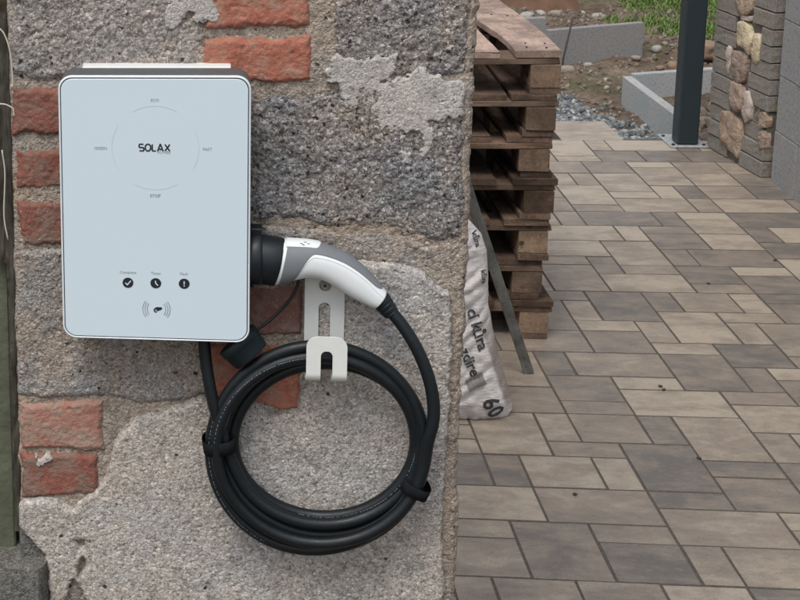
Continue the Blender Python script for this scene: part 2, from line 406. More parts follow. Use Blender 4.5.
MT['cblock'] = granular('concrete_block', [(0, .16), (.1, .23), (.5, .28), (.9, .33), (1., .44)], (.93, .95, .97), (1.0, .975, .94), cell=260, fine=600, bumpd=.0006, tsc=5)

# ------------------------------------------------------------------ large ground
gs = MB().add([(-400, -400, -.16), (400, -400, -.16), (400, 400, -.16), (-400, 400, -.16)], [(0, 1, 2, 3)])
ob('ground', gs.me('ground'), MT['soil'], kind='structure')

# soil field beyond the paving
def soil_h(x, y):
    b = -.085 + .085 * np.clip((y - 5.2) / 1.2, 0, 1) + .04 * np.clip((y - 6.6) / 2, 0, 1)
    b = b + .02 * np.clip((x - 1.9) / .6, 0, 1) - .03 * np.exp(-((x - 1.3) ** 2 + (y - 4.5) ** 2) / .3)
    return b + .03 * fbm(x, y, 1.6, 3, 3) + .028 * fbm(x, y, 7, 4, 4, .6) + .012 * np.abs(fbm(x, y, 30, 3, 8))
nx, ny = 330, 300
xs = np.linspace(-.6, 6.0, nx); ys = np.linspace(4.12, 10.1, ny)
X, Y = np.meshgrid(xs, ys)
Z = soil_h(X, Y)
idx = np.arange(nx * ny).reshape(ny, nx)
Q = np.stack([idx[:-1, :-1], idx[:-1, 1:], idx[1:, 1:], idx[1:, :-1]], -1).reshape(-1, 4)
ob('soil', np_mesh('soil', np.stack([X, Y, Z], -1).reshape(-1, 3), Q), MT['soil'], kind='structure')
# far strip of soil joining the big ground sheet
fs = MB().add([(-30, 10.1, .0), (40, 10.1, .0), (60, 60, .0), (-60, 60, .0)], [(0, 1, 2, 3)])
fs.add([(6.0, 4.12, -.02), (40, 4.12, -.02), (40, 10.1, -.02), (6.0, 10.1, -.02)], [(0, 1, 2, 3)])
fs.add([(-30, 4.12, -.02), (-.6, 4.12, -.02), (-.6, 10.1, -.02), (-30, 10.1, -.02)], [(0, 1, 2, 3)])
ob('terrain', fs.me('terrain'), MT['soil'], kind='structure')

# reddish clay bank at the back
bx, by = np.meshgrid(np.linspace(0, 1, 90), np.linspace(0, 1, 40))
BX = .7 + 1.28 * bx; BY = 7.55 + 1.3 * by
prof = np.sin(np.pi * np.clip(by * 1.05, 0, 1)) ** .6 * np.clip(np.minimum(bx, 1 - bx) * 5, 0, 1) ** .6
BZ = -.08 + .34 * prof + .05 * fbm(BX, BY, 3, 4, 21) * prof + .02 * fbm(BX, BY, 14, 3, 22)
bi = np.arange(90 * 40).reshape(40, 90)
ob('clay_bank', np_mesh('clay_bank', np.stack([BX, BY, BZ], -1).reshape(-1, 3), np.stack([bi[:-1, :-1], bi[:-1, 1:], bi[1:, 1:], bi[1:, :-1]], -1).reshape(-1, 4)), MT['clay'], kind='structure')

# ------------------------------------------------------------------ paving
PV = empty('paving', kind='structure')
bed = MB().box(-.45, 1.9, -1.35, 4.13, -.08, -.0012)
ob('joint_sand', bed.me('joint_sand'), MT['joint'], PV)
slabs = """4 7 0 2;4 5 -2 0;5 8 -2 0;4 6 2 3;6 8 2 4;2 4 0 1;2 4 -2 0;1 4 1 3;0 2 -2 1;-2 0 0 1;-2 0 -2 0;-1 1 -4 -2;1 3 -4 -2;3 5 -4 -2;5 8 -4 -2
-2 1 1 3;1 3 3 5;0 1 3 5;-2 0 3 5;3 4 3 5;2 4 5 6;4 6 3 6;0 2 5 8;2 3 6 8;3 5 6 8;5 6 6 8;6 8 5 8;6 8 4 5;8 9 5 7;9 10 5 7;8 11 7 9;8 10 9 10;8 10 2 5;7 9 1 2;7 9 0 1;8 10 -2 0
3 5 8 9;3 5 9 11;1 3 8 10;1 3 10 13;2 5 13 15;3 5 15 18;5 7 10 11;5 8 8 10;4 7 11 13;3 4 11 13;7 9 13 14;7 9 10 13;9 11 12 14;9 10 10 12;10 12 11 12;10 12 9 11;11 12 7 9
7 8 14 16;6 8 16 19;5 6 16 18;4 6 18 19;8 9 17 19;9 11 17 19;11 12 17 19;8 10 14 17;10 12 16 17;10 11 14 16;11 13 13 16;11 13 12 13;12 14 16 18;12 14 18 19;5 7 13 15;5 7 15 16
5 7 19 22;5 7 22 23;7 8 21 23;7 10 19 21;8 10 21 22;8 10 22 25;5 8 23 25;6 9 25 27;9 10 25 27;10 12 26 27;10 12 24 26;11 12 27 29;12 14 28 29;12 14 26 28;12 14 24 26;8 11 27 29
14 17 27 29;14 15 25 27;15 17 25 27;14 16 23 25;10 11 22 24;11 14 22 24;14 16 20 23;12 14 21 22;12 14 19 21;10 12 20 22;10 12 19 20;14 16 18 20
8 10 30 33;8 10 29 30;10 13 29 31;10 12 31 32;10 12 32 35;12 13 31 33;13 14 31 33;14 16 31 33;16 18 31 33;14 16 33 35;16 18 33 35;12 14 33 36;12 14 36 37;14 16 35 37;16 18 35 37
6 8 29 31;6 8 31 33;8 9 33 35;9 10 33 35;8 10 35 37;10 12 35 37;9 11 37 38;9 11 38 41;11 12 39 41;12 15 39 41;11 13 37 39;13 15 37 39;15 17 37 39;15 16 39 41;16 18 39 41;10 13 41 45"""
SL = [tuple(map(int, s.split())) for s in slabs.replace('\n', ';').split(';')]
occ = {}
keep = []
for s in SL:
    cells = [(i, j) for i in range(s[0], s[1]) for j in range(s[2], s[3])]
    if any(c in occ for c in cells): print('overlap', s); continue
    for c in cells: occ[c] = 1
    keep.append(s)
for j in range(-13, 41):
    for i in range(-4, 18):
        if (i, j) in occ: continue
        opts = [(3, 2), (2, 3), (2, 2), (1, 2), (2, 1)]; RND.shuffle(opts); opts += [(1, 1)]
        for a, b in opts:
            cells = [(i + p, j + q) for p in range(a) for q in range(b)]
            if all(c not in occ and c[0] < 18 and c[1] < 41 for c in cells):
                for c in cells: occ[c] = 1
                keep.append((i, i + a, j, j + b)); break
dark = {(4, 6, 3, 6): .08, (2, 4, -2, 0): .2, (9, 11, 12, 14): .12, (11, 14, 22, 24): .3, (10, 12, 20, 22): .25, (14, 16, 23, 25): .12, (14, 17, 27, 29): .15, (14, 15, 25, 27): .25,
        (6, 8, 16, 19): .25, (7, 9, 10, 13): .3, (12, 14, 18, 19): .15, (13, 14, 31, 33): .15, (11, 13, 37, 39): .3, (12, 15, 39, 41): .2, (13, 15, 37, 39): .2, (15, 17, 37, 39): .2, (15, 16, 39, 41): .2,
        (8, 11, 27, 29): .25, (11, 12, 27, 29): .22, (4, 6, 2, 3): .25, (3, 4, 11, 13): .22, (12, 14, 19, 21): .3, (0, 1, 3, 5): .25, (16, 18, 31, 33): .2, (6, 8, 2, 4): .35, (6, 8, 4, 5): .3,
        (-2, 0, 3, 5): .15, (5, 8, -4, -2): .3, (0, 2, -2, 1): .36, (5, 7, 13, 15): .38, (8, 10, 2, 5): .35, (4, 7, 0, 2): .6}
light = {(8, 11, 7, 9): .72, (5, 8, 8, 10): .85, (8, 10, 14, 17): .8, (5, 6, 16, 18): .8, (8, 10, 9, 10): .5, (5, 8, -2, 0): .62, (1, 3, 3, 5): .7, (2, 4, 5, 6): .55, (6, 8, 5, 8): .62, (14, 16, 20, 23): .95, (12, 14, 21, 22): .95,
         (12, 14, 28, 29): .95, (15, 17, 25, 27): .95, (11, 12, 17, 19): .85, (10, 12, 16, 17): .7, (8, 10, 30, 33): .85, (10, 12, 31, 32): .9, (10, 13, 29, 31): .7, (12, 13, 31, 33): .95, (12, 14, 36, 37): 1., (12, 15, 39, 41): 1.,
         (9, 11, 38, 41): .9, (10, 12, 32, 35): .72, (7, 10, 19, 21): .8, (5, 8, 23, 25): .85, (6, 9, 25, 27): .85, (9, 10, 25, 27): .85, (8, 10, 22, 25): .7, (12, 14, 24, 26): .85, (12, 14, 26, 28): .7, (10, 13, 41, 45): .75, (14, 16, 33, 35): .85, (5, 7, 19, 22): .62}
del light[(12, 15, 39, 41)]; light[(12, 15, 39, 41)] = .95; dark.pop((12, 15, 39, 41))
pm = {}
def paver_mesh(a, b, k):
    if (a, b, k) in pm: return pm[(a, b, k)]
    r = random.Random(a * 100 + b * 10 + k); g = .0017; h = .0045; c = .0022
    w, d = a * .05 - g, b * .05 - g
    V = []
    for z, s in ((-.05, 0), (-c * .9, 0), (0, c)):
        for sx, sy in ((-1, -1), (1, -1), (1, 1), (-1, 1)):
            j = r.uniform(-.0007, .0007) if s else 0
            V.append((sx * (w - s) + j, sy * (d - s) - j, z))
    Fc = [(8, 9, 10, 11)]
    for l in (0, 4):
        for q in range(4):
            Fc.append((l + q, l + (q + 1) % 4, l + 4 + (q + 1) % 4, l + 4 + q))
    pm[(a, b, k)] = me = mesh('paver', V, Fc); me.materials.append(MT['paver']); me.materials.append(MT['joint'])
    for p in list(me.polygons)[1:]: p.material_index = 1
    return me
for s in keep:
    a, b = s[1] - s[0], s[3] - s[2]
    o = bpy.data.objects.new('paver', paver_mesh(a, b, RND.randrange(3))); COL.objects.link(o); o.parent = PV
    o.location = ((s[0] + s[1]) * .05 + RND.uniform(-.0008, .0008), (s[2] + s[3]) * .05 + RND.uniform(-.0008, .0008), RND.uniform(-.0006, .0012))
    o.rotation_euler = (RND.uniform(-.003, .003), RND.uniform(-.003, .003), RND.uniform(-.004, .004))
    tn = dark.get(s, light.get(s, RND.choice([.35, .5, .55, .6, .7, .8])))
    tn = max(tn, .17)
    o.color = (tn, RND.random(), 0, 1)

# ------------------------------------------------------------------ stones helper
ICO = bmesh.new(); bmesh.ops.create_icosphere(ICO, subdivisions=1, radius=1)
ICV = np.array([v.co[:] for v in ICO.verts]); ICF = np.array([[v.index for v in f.verts] for f in ICO.faces]); ICO.free()
def stone_field(name, n, region, hfun, smin, smax, mat, seed, parent=None, **k):
    r = np.random.RandomState(seed); VV = []; FF = []; c = 0; tries = 0
    while c < n and tries < n * 20:
        tries += 1
        x, y = region(r)
        if x is None: continue
        s = smin + (smax - smin) * r.rand() ** 2.2
        A = r.randn(3, 3); q, _ = np.linalg.qr(A)
        P = (ICV * (1 + .35 * (r.rand(len(ICV), 1) - .5))) * (s * np.array([1, .6 + .4 * r.rand(), .45 + .3 * r.rand()]))
        P = P @ q.T; z = float(hfun(np.array(x), np.array(y)))
        P = P + [x, y, z + s * .25]
        VV.append(P); FF.append(ICF + 12 * c); c += 1
    return ob(name, np_mesh(name, np.concatenate(VV), np.concatenate(FF), False), mat, parent, kind='stuff', **k)
def reg_gravel(r):
    x, y = r.uniform(.55, 1.62), r.uniform(4.13, 6.1)
    if y < 4.52 and .98 < x < 1.31: return None, None
    lim = 1.08 + (6.0 - y) * .32 + .10 * mnoise.noise((y * 5, 1, 2)) + .05 * r.randn()      # ragged soil edge
    if x > lim and y > 4.75: return None, None
    return x, y
stone_field('gravel', 8500, reg_gravel, soil_h, .008, .026, MT['gravel'], 5)
def reg_rub(r):
    x, y = r.uniform(1.1, 3.6), r.uniform(4.95, 7.6)
    d = abs(mnoise.noise((x * 2.5, y * 2.5, 3)))
    if r.rand() > .25 + 1.6 * d: return None, None
    return x, y
stone_field('soil_rubble', 3400, reg_rub, soil_h, .003, .024, MT['rubble'], 9)
def reg_box(r): return r.uniform(1.62, 2.6), r.uniform(3.9, 5.1)
stone_field('planter_rubble', 700, reg_box, soil_h, .006, .04, MT['rubble'], 10)

# grass
def grass_field():
    r = np.random.RandomState(4); V = []; T = []; c = 0
    for _ in range(90000):
        x, y = r.uniform(1.95, 5.2), r.uniform(6.55, 9.6)
        d = mnoise.noise((x * 1.6, y * 1.6, 0)) + .6 * mnoise.noise((x * 5, y * 5, 4))
        edge = (x - 2.0) * .9 + (y - 6.9) * .55
        dens = -.02 + (x - 2.1) * 1.5 + min(0, (y - 6.95) * 1.3) + d * 1.1; dens = min(dens, .75 + d)
        if x > 2.9 and y < 7.1: dens -= .5
        if x > 3.0 and y > 8.3: dens -= .5 * (y - 8.3) + .1
        if r.rand() > dens: continue
        z = float(soil_h(np.array(x), np.array(y))) - .01
        h = r.uniform(.015, .06); a = r.uniform(0, 6.28); w = r.uniform(.004, .008); l = r.uniform(.2, 1.0) * h; b = r.uniform(0, 6.28)
        dx, dy = math.cos(a) * w, math.sin(a) * w; ex, ey = math.cos(b) * l, math.sin(b) * l
        V += [(x - dx, y - dy, z), (x + dx, y + dy, z), (x + dx * .6 + ex * .4, y + dy * .6 + ey * .4, z + h * .65), (x - dx * .6 + ex * .4, y - dy * .6 + ey * .4, z + h * .65), (x + ex, y + ey, z + h)]
        T += [(c, c + 1, c + 2), (c, c + 2, c + 3), (c + 3, c + 2, c + 4)]; c += 5
    ob('grass', np_mesh('grass', np.array(V), np.array(T), False), MT['grass'], kind='stuff')
grass_field()

def rock_mesh(name, seed, s, sub=3, flat=.7):
    bm = bmesh.new(); bmesh.ops.create_icosphere(bm, subdivisions=sub, radius=1)
    r = random.Random(seed); o = Vector((r.uniform(-50, 50), r.uniform(-50, 50), 0)); ax = (1, r.uniform(.6, .9), flat * r.uniform(.7, 1))
    for v in bm.verts:
        n = 1 + .38 * mnoise.noise(v.co * .9 + o) + .16 * mnoise.noise(v.co * 2.6 + o) + .05 * mnoise.noise(v.co * 7 + o)
        c = v.co * n; q = .78; c = Vector((max(-q, min(q, c.x)) * ax[0], max(-q, min(q, c.y)) * ax[1], max(-q, min(q, c.z)) * ax[2]))
        v.co = c * s
    me = bpy.data.meshes.new(name); bm.to_mesh(me); bm.free()
    me.polygons.foreach_set('use_smooth', [True] * len(me.polygons)); return me
rocks = [((567, 70), .055, 'rock', 'grey rounded stone in the soil just right of the top pallet'),
         ((706, 50), .12, 'rock_brown', 'brown boulder between the dark post and the brick pillar'),
         ((612, 90), .035, 'rock_brown', 'brown stone beside the near planter kerb corner'),
         ((588, 65), .035, 'rock_white', 'pale stone lying at the foot of the far kerb'),
         ((527, 15.5), .06, 'rock_white', 'flat pale rubble piece behind the short far kerb'),
         ((541, 14), .05, 'rock_white', 'pale rubble lump behind the right end of the short kerb'),
         ((555, 14), .05, 'rock', 'greyish rubble lump between the two far kerbs'),
         ((597, 16), .045, 'rock_white', 'white rubble chunk on the soil behind the long far kerb'),
         ((604, 17), .035, 'rock', 'small grey chunk beside the white rubble behind the kerb'),
         ((636, 58), .035, 'rock', 'grey stone in front of the right end of the long kerb'),
         ((657, 49), .04, 'rock_white', 'pale stone at the edge of the grass beside the dark post'),
         ((673, 66), .05, 'rock_brown', 'brown clod just left of the dark steel post'),
         ((600, 57), .04, 'rock_brown', 'brown clod under the middle of the long far kerb'),
         ((660, 68), .03, 'rock_brown', 'small brown stone behind the planter kerb'),
         ((607, 80), .03, 'rock_white', 'white chip where gravel meets the soil')]
for i, ((px, py), s, m, lab) in enumerate(rocks):
    g = ground(px, py, 0); z = float(soil_h(np.array(g[0]), np.array(g[1])))
    g = ground(px, py, z + s * .3)
    o = ob('stone', rock_mesh('stone', i + 3, s, 2 if s < .1 else 3), MT[m], label=lab, cat='stone', group='loose stones on the soil')
    o.location = (g[0], g[1], z + s * .3); o.rotation_euler[2] = i

for i, ((px, py), lab) in enumerate((((664, 389.5), 'dark crumb of earth on the paving right of the batten'), ((660.5, 386), 'smaller dark crumb of earth just left of the larger one'), ((575, 494), 'black crumb on the paving below the white sack'),
                               ((699, 458), 'dark speck of earth at a paving joint in front of the grey slab'), ((775, 260), 'small dark crumb on the paving near the block wall'), ((708.5, 283.5), 'little dark lump on the mid grey slab in the middle of the paving'))):
    g = ground(px, py, .004); o = ob('earth_crumb', rock_mesh('earth_crumb', 60 + i, .0075, 1), MT['rust'], label=lab, cat='crumb of earth', group='dark crumbs on the paving'); o.location = g
# ------------------------------------------------------------------ kerbs
def slab_between(name, p, q, top, bot, wdt, side=1, **k):
    p = np.array(p[:2], float); q = np.array(q[:2], float); t = (q - p) / np.linalg.norm(q - p); n = np.array([-t[1], t[0]]) * side
    L = np.linalg.norm(q - p)
    me = MB().box(0, L, 0, wdt, bot, top).me(name); bevel(me, .004, 2)
    o = ob(name, me, MT['kerb_far' if top > .15 else 'kerb'], **k); a = math.atan2(t[1], t[0])
    if side < 0:
        for v in me.vertices: v.co.y *= -1
        me.flip_normals()
    o.location = (p[0], p[1], 0); o.rotation_euler[2] = a; return o
ZT = .075
k0, k1 = ground(622.5, 75.7, ZT), ground(678, 117.7, ZT)
t01 = (k1 - k0) / np.linalg.norm(k1 - k0)
km = k0 + t01 * .52
slab_between('kerb_stone', k1 + t01 * .02, km + t01 * .003, ZT, -.22, .05, -1, label='pale concrete kerb of the planter ending behind the dark post', cat='kerb', group='planter kerbs')
slab_between('kerb_stone', km, k0, ZT - .002, -.22, .05, -1, label='pale concrete kerb forming the near left corner of the planter', cat='kerb', group='planter kerbs')
a0 = ground(632, 75, ZT - .002); a1 = ground(714, 69, ZT - .002)
dd = (a1 - a0) / np.linalg.norm(a1 - a0)
slab_between('kerb_stone', a0 + dd * .02, a0 + dd * 1.0, ZT - .001, -.22, .05, 1, label='concrete kerb along the back of the planter, passing behind the post', cat='kerb', group='planter kerbs')
b0, b1 = ground(550, 30.5, .19), ground(644.5, 22.5, .19)
slab_between('kerb_stone', b0, b1, .19, -.1, .05, 1, label='long upright grey kerb slab standing on the soil in the background', cat='kerb', group='far kerbs')
c0, c1 = ground(505, 19, .19), ground(546.5, 18, .19)
slab_between('kerb_stone', c0, c1, .19, -.1, .06, 1, label='short kerb slab behind the top pallet, left of the long one', cat='kerb', group='far kerbs')
for (p, q, lab) in (((563, 60), (573, 17), 'thin leaning steel stake in front of the left end of the long kerb'), ((636.3, 47), (636, 13), 'thin upright steel stake at the right end of the long kerb')):
    g = ground(*p, -.02); g = g + (CP - g) * .022; tp = aty(*q, g[1])
    s = MB().add(*tube([g - [0, 0, .1], g, tp], .006, 8)); ob('steel_stake', s.me('steel_stake', True), MT['rust'], label=lab, cat='stake', group='stakes holding the kerb')

# ------------------------------------------------------------------ steel post
pg = ground(677, 147); pr_ = ground(698, 147)
post = empty('steel_post', loc=(pg[0], pg[1], 0), label='dark anthracite square steel post on a dusty foot plate at the paving corner', cat='post')
w = pr_[0] - pg[0]
me = MB().box(0, w, 0, w, .012, 2.6).me('tube_section'); bevel(me, .008, 3); ob('tube_section', me, MT['steel_post'], post)
me = MB().box(-.034, w + .042, -.026, .22, .001, .009).me('foot_plate'); bevel(me, .002, 1); ob('foot_plate', me, MT['steel_plate'], post)
for bx_, by_ in ((-.018, .0), (-.018, .17), (w + .025, .0), (w + .025, .17)):
    bm = MB().add(*tube([(bx_, by_, .009), (bx_, by_, .017)], .008, 6)); ob('bolt', bm.me('bolt'), MT['steel_post'], post)

# ------------------------------------------------------------------ brick and stone pillar
PA = np.array([1.644, 3.977, 0.]); PB = np.array([1.717, 3.427, 0.]); pt = (PB - PA) / np.linalg.norm(PB - PA); LEN = np.linalg.norm(PB - PA)
PM = Matrix.Identity(4); pin = np.array([-pt[1], pt[0], 0])    # pointing into the pillar (+x side)
for i in range(3):
    PM[i][0] = pt[i]; PM[i][1] = pin[i]; PM[i][2] = (0, 0, 1)[i]; PM[i][3] = PA[i]
pil = empty('brick_pillar', mat=PM, label='pillar of grey bricks with rough yellow and brown stones set between them', cat='pillar')
HP = 1.5
me = MB().box(.012, LEN - .012, .014, .30, -.05, HP).me('mortar_core'); ob('mortar_core', me, MT['pmortar'], pil)
def pbrick(s0, s1, z0, z1, y0=0., y1=.12, seed=0):
    r = random.Random(seed); g = .003
    me = MB().box(s0 + g, s1 - g, y0 + r.uniform(-.004, .004), y1, z0 + g, z1 - g).me('brick')
    bm = bmesh.new(); bm.from_mesh(me); bmesh.ops.subdivide_edges(bm, edges=bm.edges, cuts=3, use_grid_fill=True)
    for v in bm.verts:
        q = Vector((v.co.x, v.co.y, v.co.z)); v.co += Vector((mnoise.noise(q * 40), mnoise.noise(q * 40 + Vector((9, 0, 0))), mnoise.noise(q * 40 + Vector((0, 9, 0))))) * .0028
    bm.to_mesh(me); bm.free(); bevel(me, .002, 1)
    ob('brick', me, MT['pbrick'], pil)
zc = [0, .075, .150, .2275, .305, .3785, .452, .527, .603, .679, .755, .831, .907, .983, 1.06, 1.14, 1.22, 1.3, 1.38, 1.46]
for k in range(len(zc) - 1):
    z0, z1 = zc[k], zc[k + 1]
    off = .012 * math.sin(k * 2.1)
    jog = (.0, .03, -.02, .015)[k % 4]
    pbrick(0, .205 + jog, z0, z1, seed=k)                      # far column
    if k in (9, ) or k > 11 or k % 5 == 4 and k > 12: pass
    if k in (0, 1): pbrick(.335, LEN - .004, z0, z1, seed=100 + k)
    elif k == 2: pbrick(.34, .50, z0, z1, .01, seed=150)
    elif k == 3: pbrick(.36, .47, z0, z1, .012, seed=151)
    elif k in (6, 7): pbrick(.45 if k == 7 else .37, LEN, z0, z1, seed=100 + k)
    elif k == 8: pbrick(.455, LEN, z0, z1, seed=108)
    else: pbrick(.36 + .01 * math.sin(k), LEN, z0, z1, seed=100 + k)
    if k > 11: pbrick(.215 + jog, .35, z0, z1, .004, seed=200 + k)
# near end face: header bricks seen in shade
for k in range(2, len(zc) - 1):
    s1 = LEN - .012; z0, z1 = zc[k], zc[k + 1]
    me = MB().box(LEN - .06, LEN - .0065 + .004 * math.sin(k * 3), .128, .20, z0 + .004, z1 - .004).me('brick'); bevel(me, .003, 1); ob('brick', me, MT['pbrick'], pil)
def pstone(poly, mat, depth=.03, seed=0, proud=.009):
    P = np.array(poly, float); c = P.mean(0); bm = bmesh.new(); n = 40; r = random.Random(seed)
    rings = []
    th = np.arctan2(P[:, 1] - c[1], P[:, 0] - c[0])
    # resample polygon outline
    Q = []; per = [np.linalg.norm(P[(i + 1) % len(P)] - P[i]) for i in range(len(P))]; tot = sum(per)
    for k in range(n):
        d = tot * k / n; i = 0
        while d > per[i]: d -= per[i]; i += 1
        Q.append(P[i] + (P[(i + 1) % len(P)] - P[i]) * d / per[i])
    Q = np.array(Q)
    for _ in range(1): Q = (np.roll(Q, 1, 0) + Q * 2 + np.roll(Q, -1, 0)) / 4
    V = []; Fc = []
    lv = [(1.10, .03), (1.10, .004), (1.08, -.45), (1.02, -.85), (.7, -1.0), (.3, -1.02)]
    for s, h in lv:
        for k in range(n):
            p = c + (Q[k] - c) * s * (1 + (.06 * mnoise.noise(Vector((k * .7, seed, 2))) + .05 * mnoise.noise(Vector((k * .25, seed, 9))))); y = h * proud if h < .01 else .03
            ns = .005 * mnoise.noise(Vector((p[0] * 70, p[1] * 70, seed))) + .012 * mnoise.noise(Vector((p[0] * 16, p[1] * 16, seed + 5)))
            V.append((p[0], y + (ns if h < 0 else 0), p[1]))
    for l in range(len(lv) - 1):
        for k in range(n): Fc.append((l * n + k, l * n + (k + 1) % n, (l + 1) * n + (k + 1) % n, (l + 1) * n + k))
    V.append((c[0], -proud * 1.02, c[1])); b = (len(lv) - 1) * n
    for k in range(n): Fc.append((b + k, b + (k + 1) % n, len(V) - 1))
    me = mesh('stone', V, Fc, True)
    bm = bmesh.new(); bm.from_mesh(me); bmesh.ops.recalc_face_normals(bm, faces=bm.faces); bm.to_mesh(me); bm.free()
    o = ob('stone', me, MT[mat], pil); return o
tag(pstone([(.245, .66), (.29, .672), (.33, .655), (.372, .61), (.365, .57), (.345, .528), (.30, .55), (.24, .56), (.228, .6)], 'st_yellow', seed=1, proud=.009), 'rounded yellow sandstone')
tag(pstone([(.395, .632), (.435, .63), (.45, .60), (.445, .52), (.425, .502), (.395, .51), (.382, .54)], 'st_yellow', seed=2, proud=.009), 'narrow upright yellow sandstone')
pstone([(.20, .51), (.26, .52), (.33, .515), (.335, .46), (.32, .40), (.265, .382), (.215, .40), (.205, .45)], 'st_brown', seed=3, proud=.009)
pstone([(.155, .53), (.185, .525), (.19, .46), (.175, .40), (.15, .42), (.145, .48)], 'st_pink', seed=4, proud=.009)
pstone([(.225, .375), (.30, .37), (.34, .33), (.335, .27), (.28, .245), (.235, .26), (.22, .31)], 'st_brown', seed=5, proud=.016)
pstone([(.345, .35), (.375, .36), (.41, .31), (.40, .245), (.36, .215), (.335, .24), (.345, .29)], 'st_pink', seed=6, proud=.009)
pstone([(.14, .205), (.22, .225), (.31, .20), (.33, .12), (.325, .035), (.25, .05), (.16, .075), (.13, .11)], 'st_rust', seed=7, proud=.009)
pstone([(.19, .80), (.25, .79), (.33, .79), (.345, .74), (.30, .70), (.235, .705), (.20, .74)], 'st_rust', seed=8, proud=.009)
pstone([(.255, .70), (.30, .695), (.335, .705), (.335, .68), (.26, .675)], 'st_pink', seed=9, proud=.008)
pstone([(.22, .90), (.30, .91), (.34, .87), (.33, .81), (.25, .80), (.21, .84)], 'st_brown', seed=10, proud=.009)
pstone([(.505, .20), (.535, .215), (.55, .19), (.55, .14), (.52, .13), (.50, .16)], 'st_brown', seed=11, proud=.006)
pstone([(.48, .285), (.53, .30), (.55, .27), (.545, .235), (.50, .225)], 'st_rust', seed=12, proud=.004)

# ------------------------------------------------------------------ block wall on the right
BW = empty('block_wall', loc=(1.742, 0, 0), label='grey concrete block wall running towards the viewer at the right edge', cat='wall')
me = MB().box(.02, .24, .2, 3.375, -.05, 1.95).me('mortar_core'); ob('mortar_core', me, MT['pmortar'], BW)
cz = [-.02, .235, .487, .740, .992, 1.244, 1.496, 1.748, 1.99]
first = [3.117, 3.18, 3.198, 3.18, 3.1, 3.2, 3.1, 3.2]
for k in range(len(cz) - 1):
    ys_ = [3.385, first[k]]
    while ys_[-1] > .7: ys_.append(ys_[-1] - .5)
    for i in range(len(ys_) - 1):
        me = MB().box(.0 + RND.uniform(-.0015, .0015), .25, ys_[i + 1] + .0015, ys_[i] - .0015, cz[k] + .0015, cz[k + 1] - .0015).me('block'); bevel(me, .003, 2)
        ob('block', me, MT['cblock'], BW)

# ------------------------------------------------------------------ pallets
def board(name, L, W, T, axis, mat, seed, wav=.002, cuts=10, ends=.004):
    """a sawn board, length along x or y, slightly warped"""
    r = random.Random(seed); o = Vector((seed * 3.3, seed * 1.7, 0)); V = []; Fc = []
    for i in range(cuts + 1):
        t = i / cuts * L - L / 2; e = (ends * mnoise.noise(Vector((seed, 3, 1))) if i in (0, cuts) else 0)
        wl = W / 2 + wav * mnoise.noise(Vector((t * 5, 0, seed))) * 2; wr = W / 2 + wav * mnoise.noise(Vector((t * 5, 4, seed))) * 2
        zz = wav * .6 * mnoise.noise(Vector((t * 3, 8, seed)))
        c = .0022
        for (a, b) in ((-wl, c), (-wl, T - c), (-wl + c, T), (wr - c, T), (wr, T - c), (wr, c), (wr - c, 0), (-wl + c, 0)):
            tt = t + e + (r.uniform(-.0025, .0025) if i in (0, cuts) else 0)
            V.append((a, tt, b + zz) if axis == 1 else (tt, a, b + zz))
    for i in range(cuts):
        for k in range(8): Fc.append((i * 8 + k, i * 8 + (k + 1) % 8, (i + 1) * 8 + (k + 1) % 8, (i + 1) * 8 + k))
    Fc.append(tuple(range(7, -1, -1))); Fc.append(tuple(cuts * 8 + k for k in range(8)))
    me = mesh(name, V, Fc); bm = bmesh.new(); bm.from_mesh(me); bmesh.ops.recalc_face_normals(bm, faces=bm.faces); bm.to_mesh(me); bm.free()
    me.materials.append(MT[mat]); return me
PW, PL = .8, 1.2
plans = [  # x offset, y offset, rotation deg, wood, label
    (.376, 1.406, .2, 'wood_dark', 'bottom wooden pallet of the stack, resting on the paving'),
    (.341, 1.412, .5, 'wood_dark', 'second wooden pallet from the ground, set back to the left'),
    (.361, 1.408, -.4, 'wood', 'third wooden pallet from the ground in the stack'),
    (.369, 1.400, .3, 'wood_dark', 'fourth wooden pallet from the ground, with white marks on its dark corner block'),
    (.353, 1.410, .2, 'wood', 'fifth wooden pallet from the ground in the stack'),
    (.364, 1.402, -.8, 'wood', 'sixth wooden pallet, just under the topmost one'),
    (.368, 1.408, .8, 'wood', 'topmost wooden pallet with a pale bowed deck board')]
meshes = {}
def getm(key, *a, **k):
    if key not in meshes: meshes[key] = board(*a, **k)
    return meshes[key]
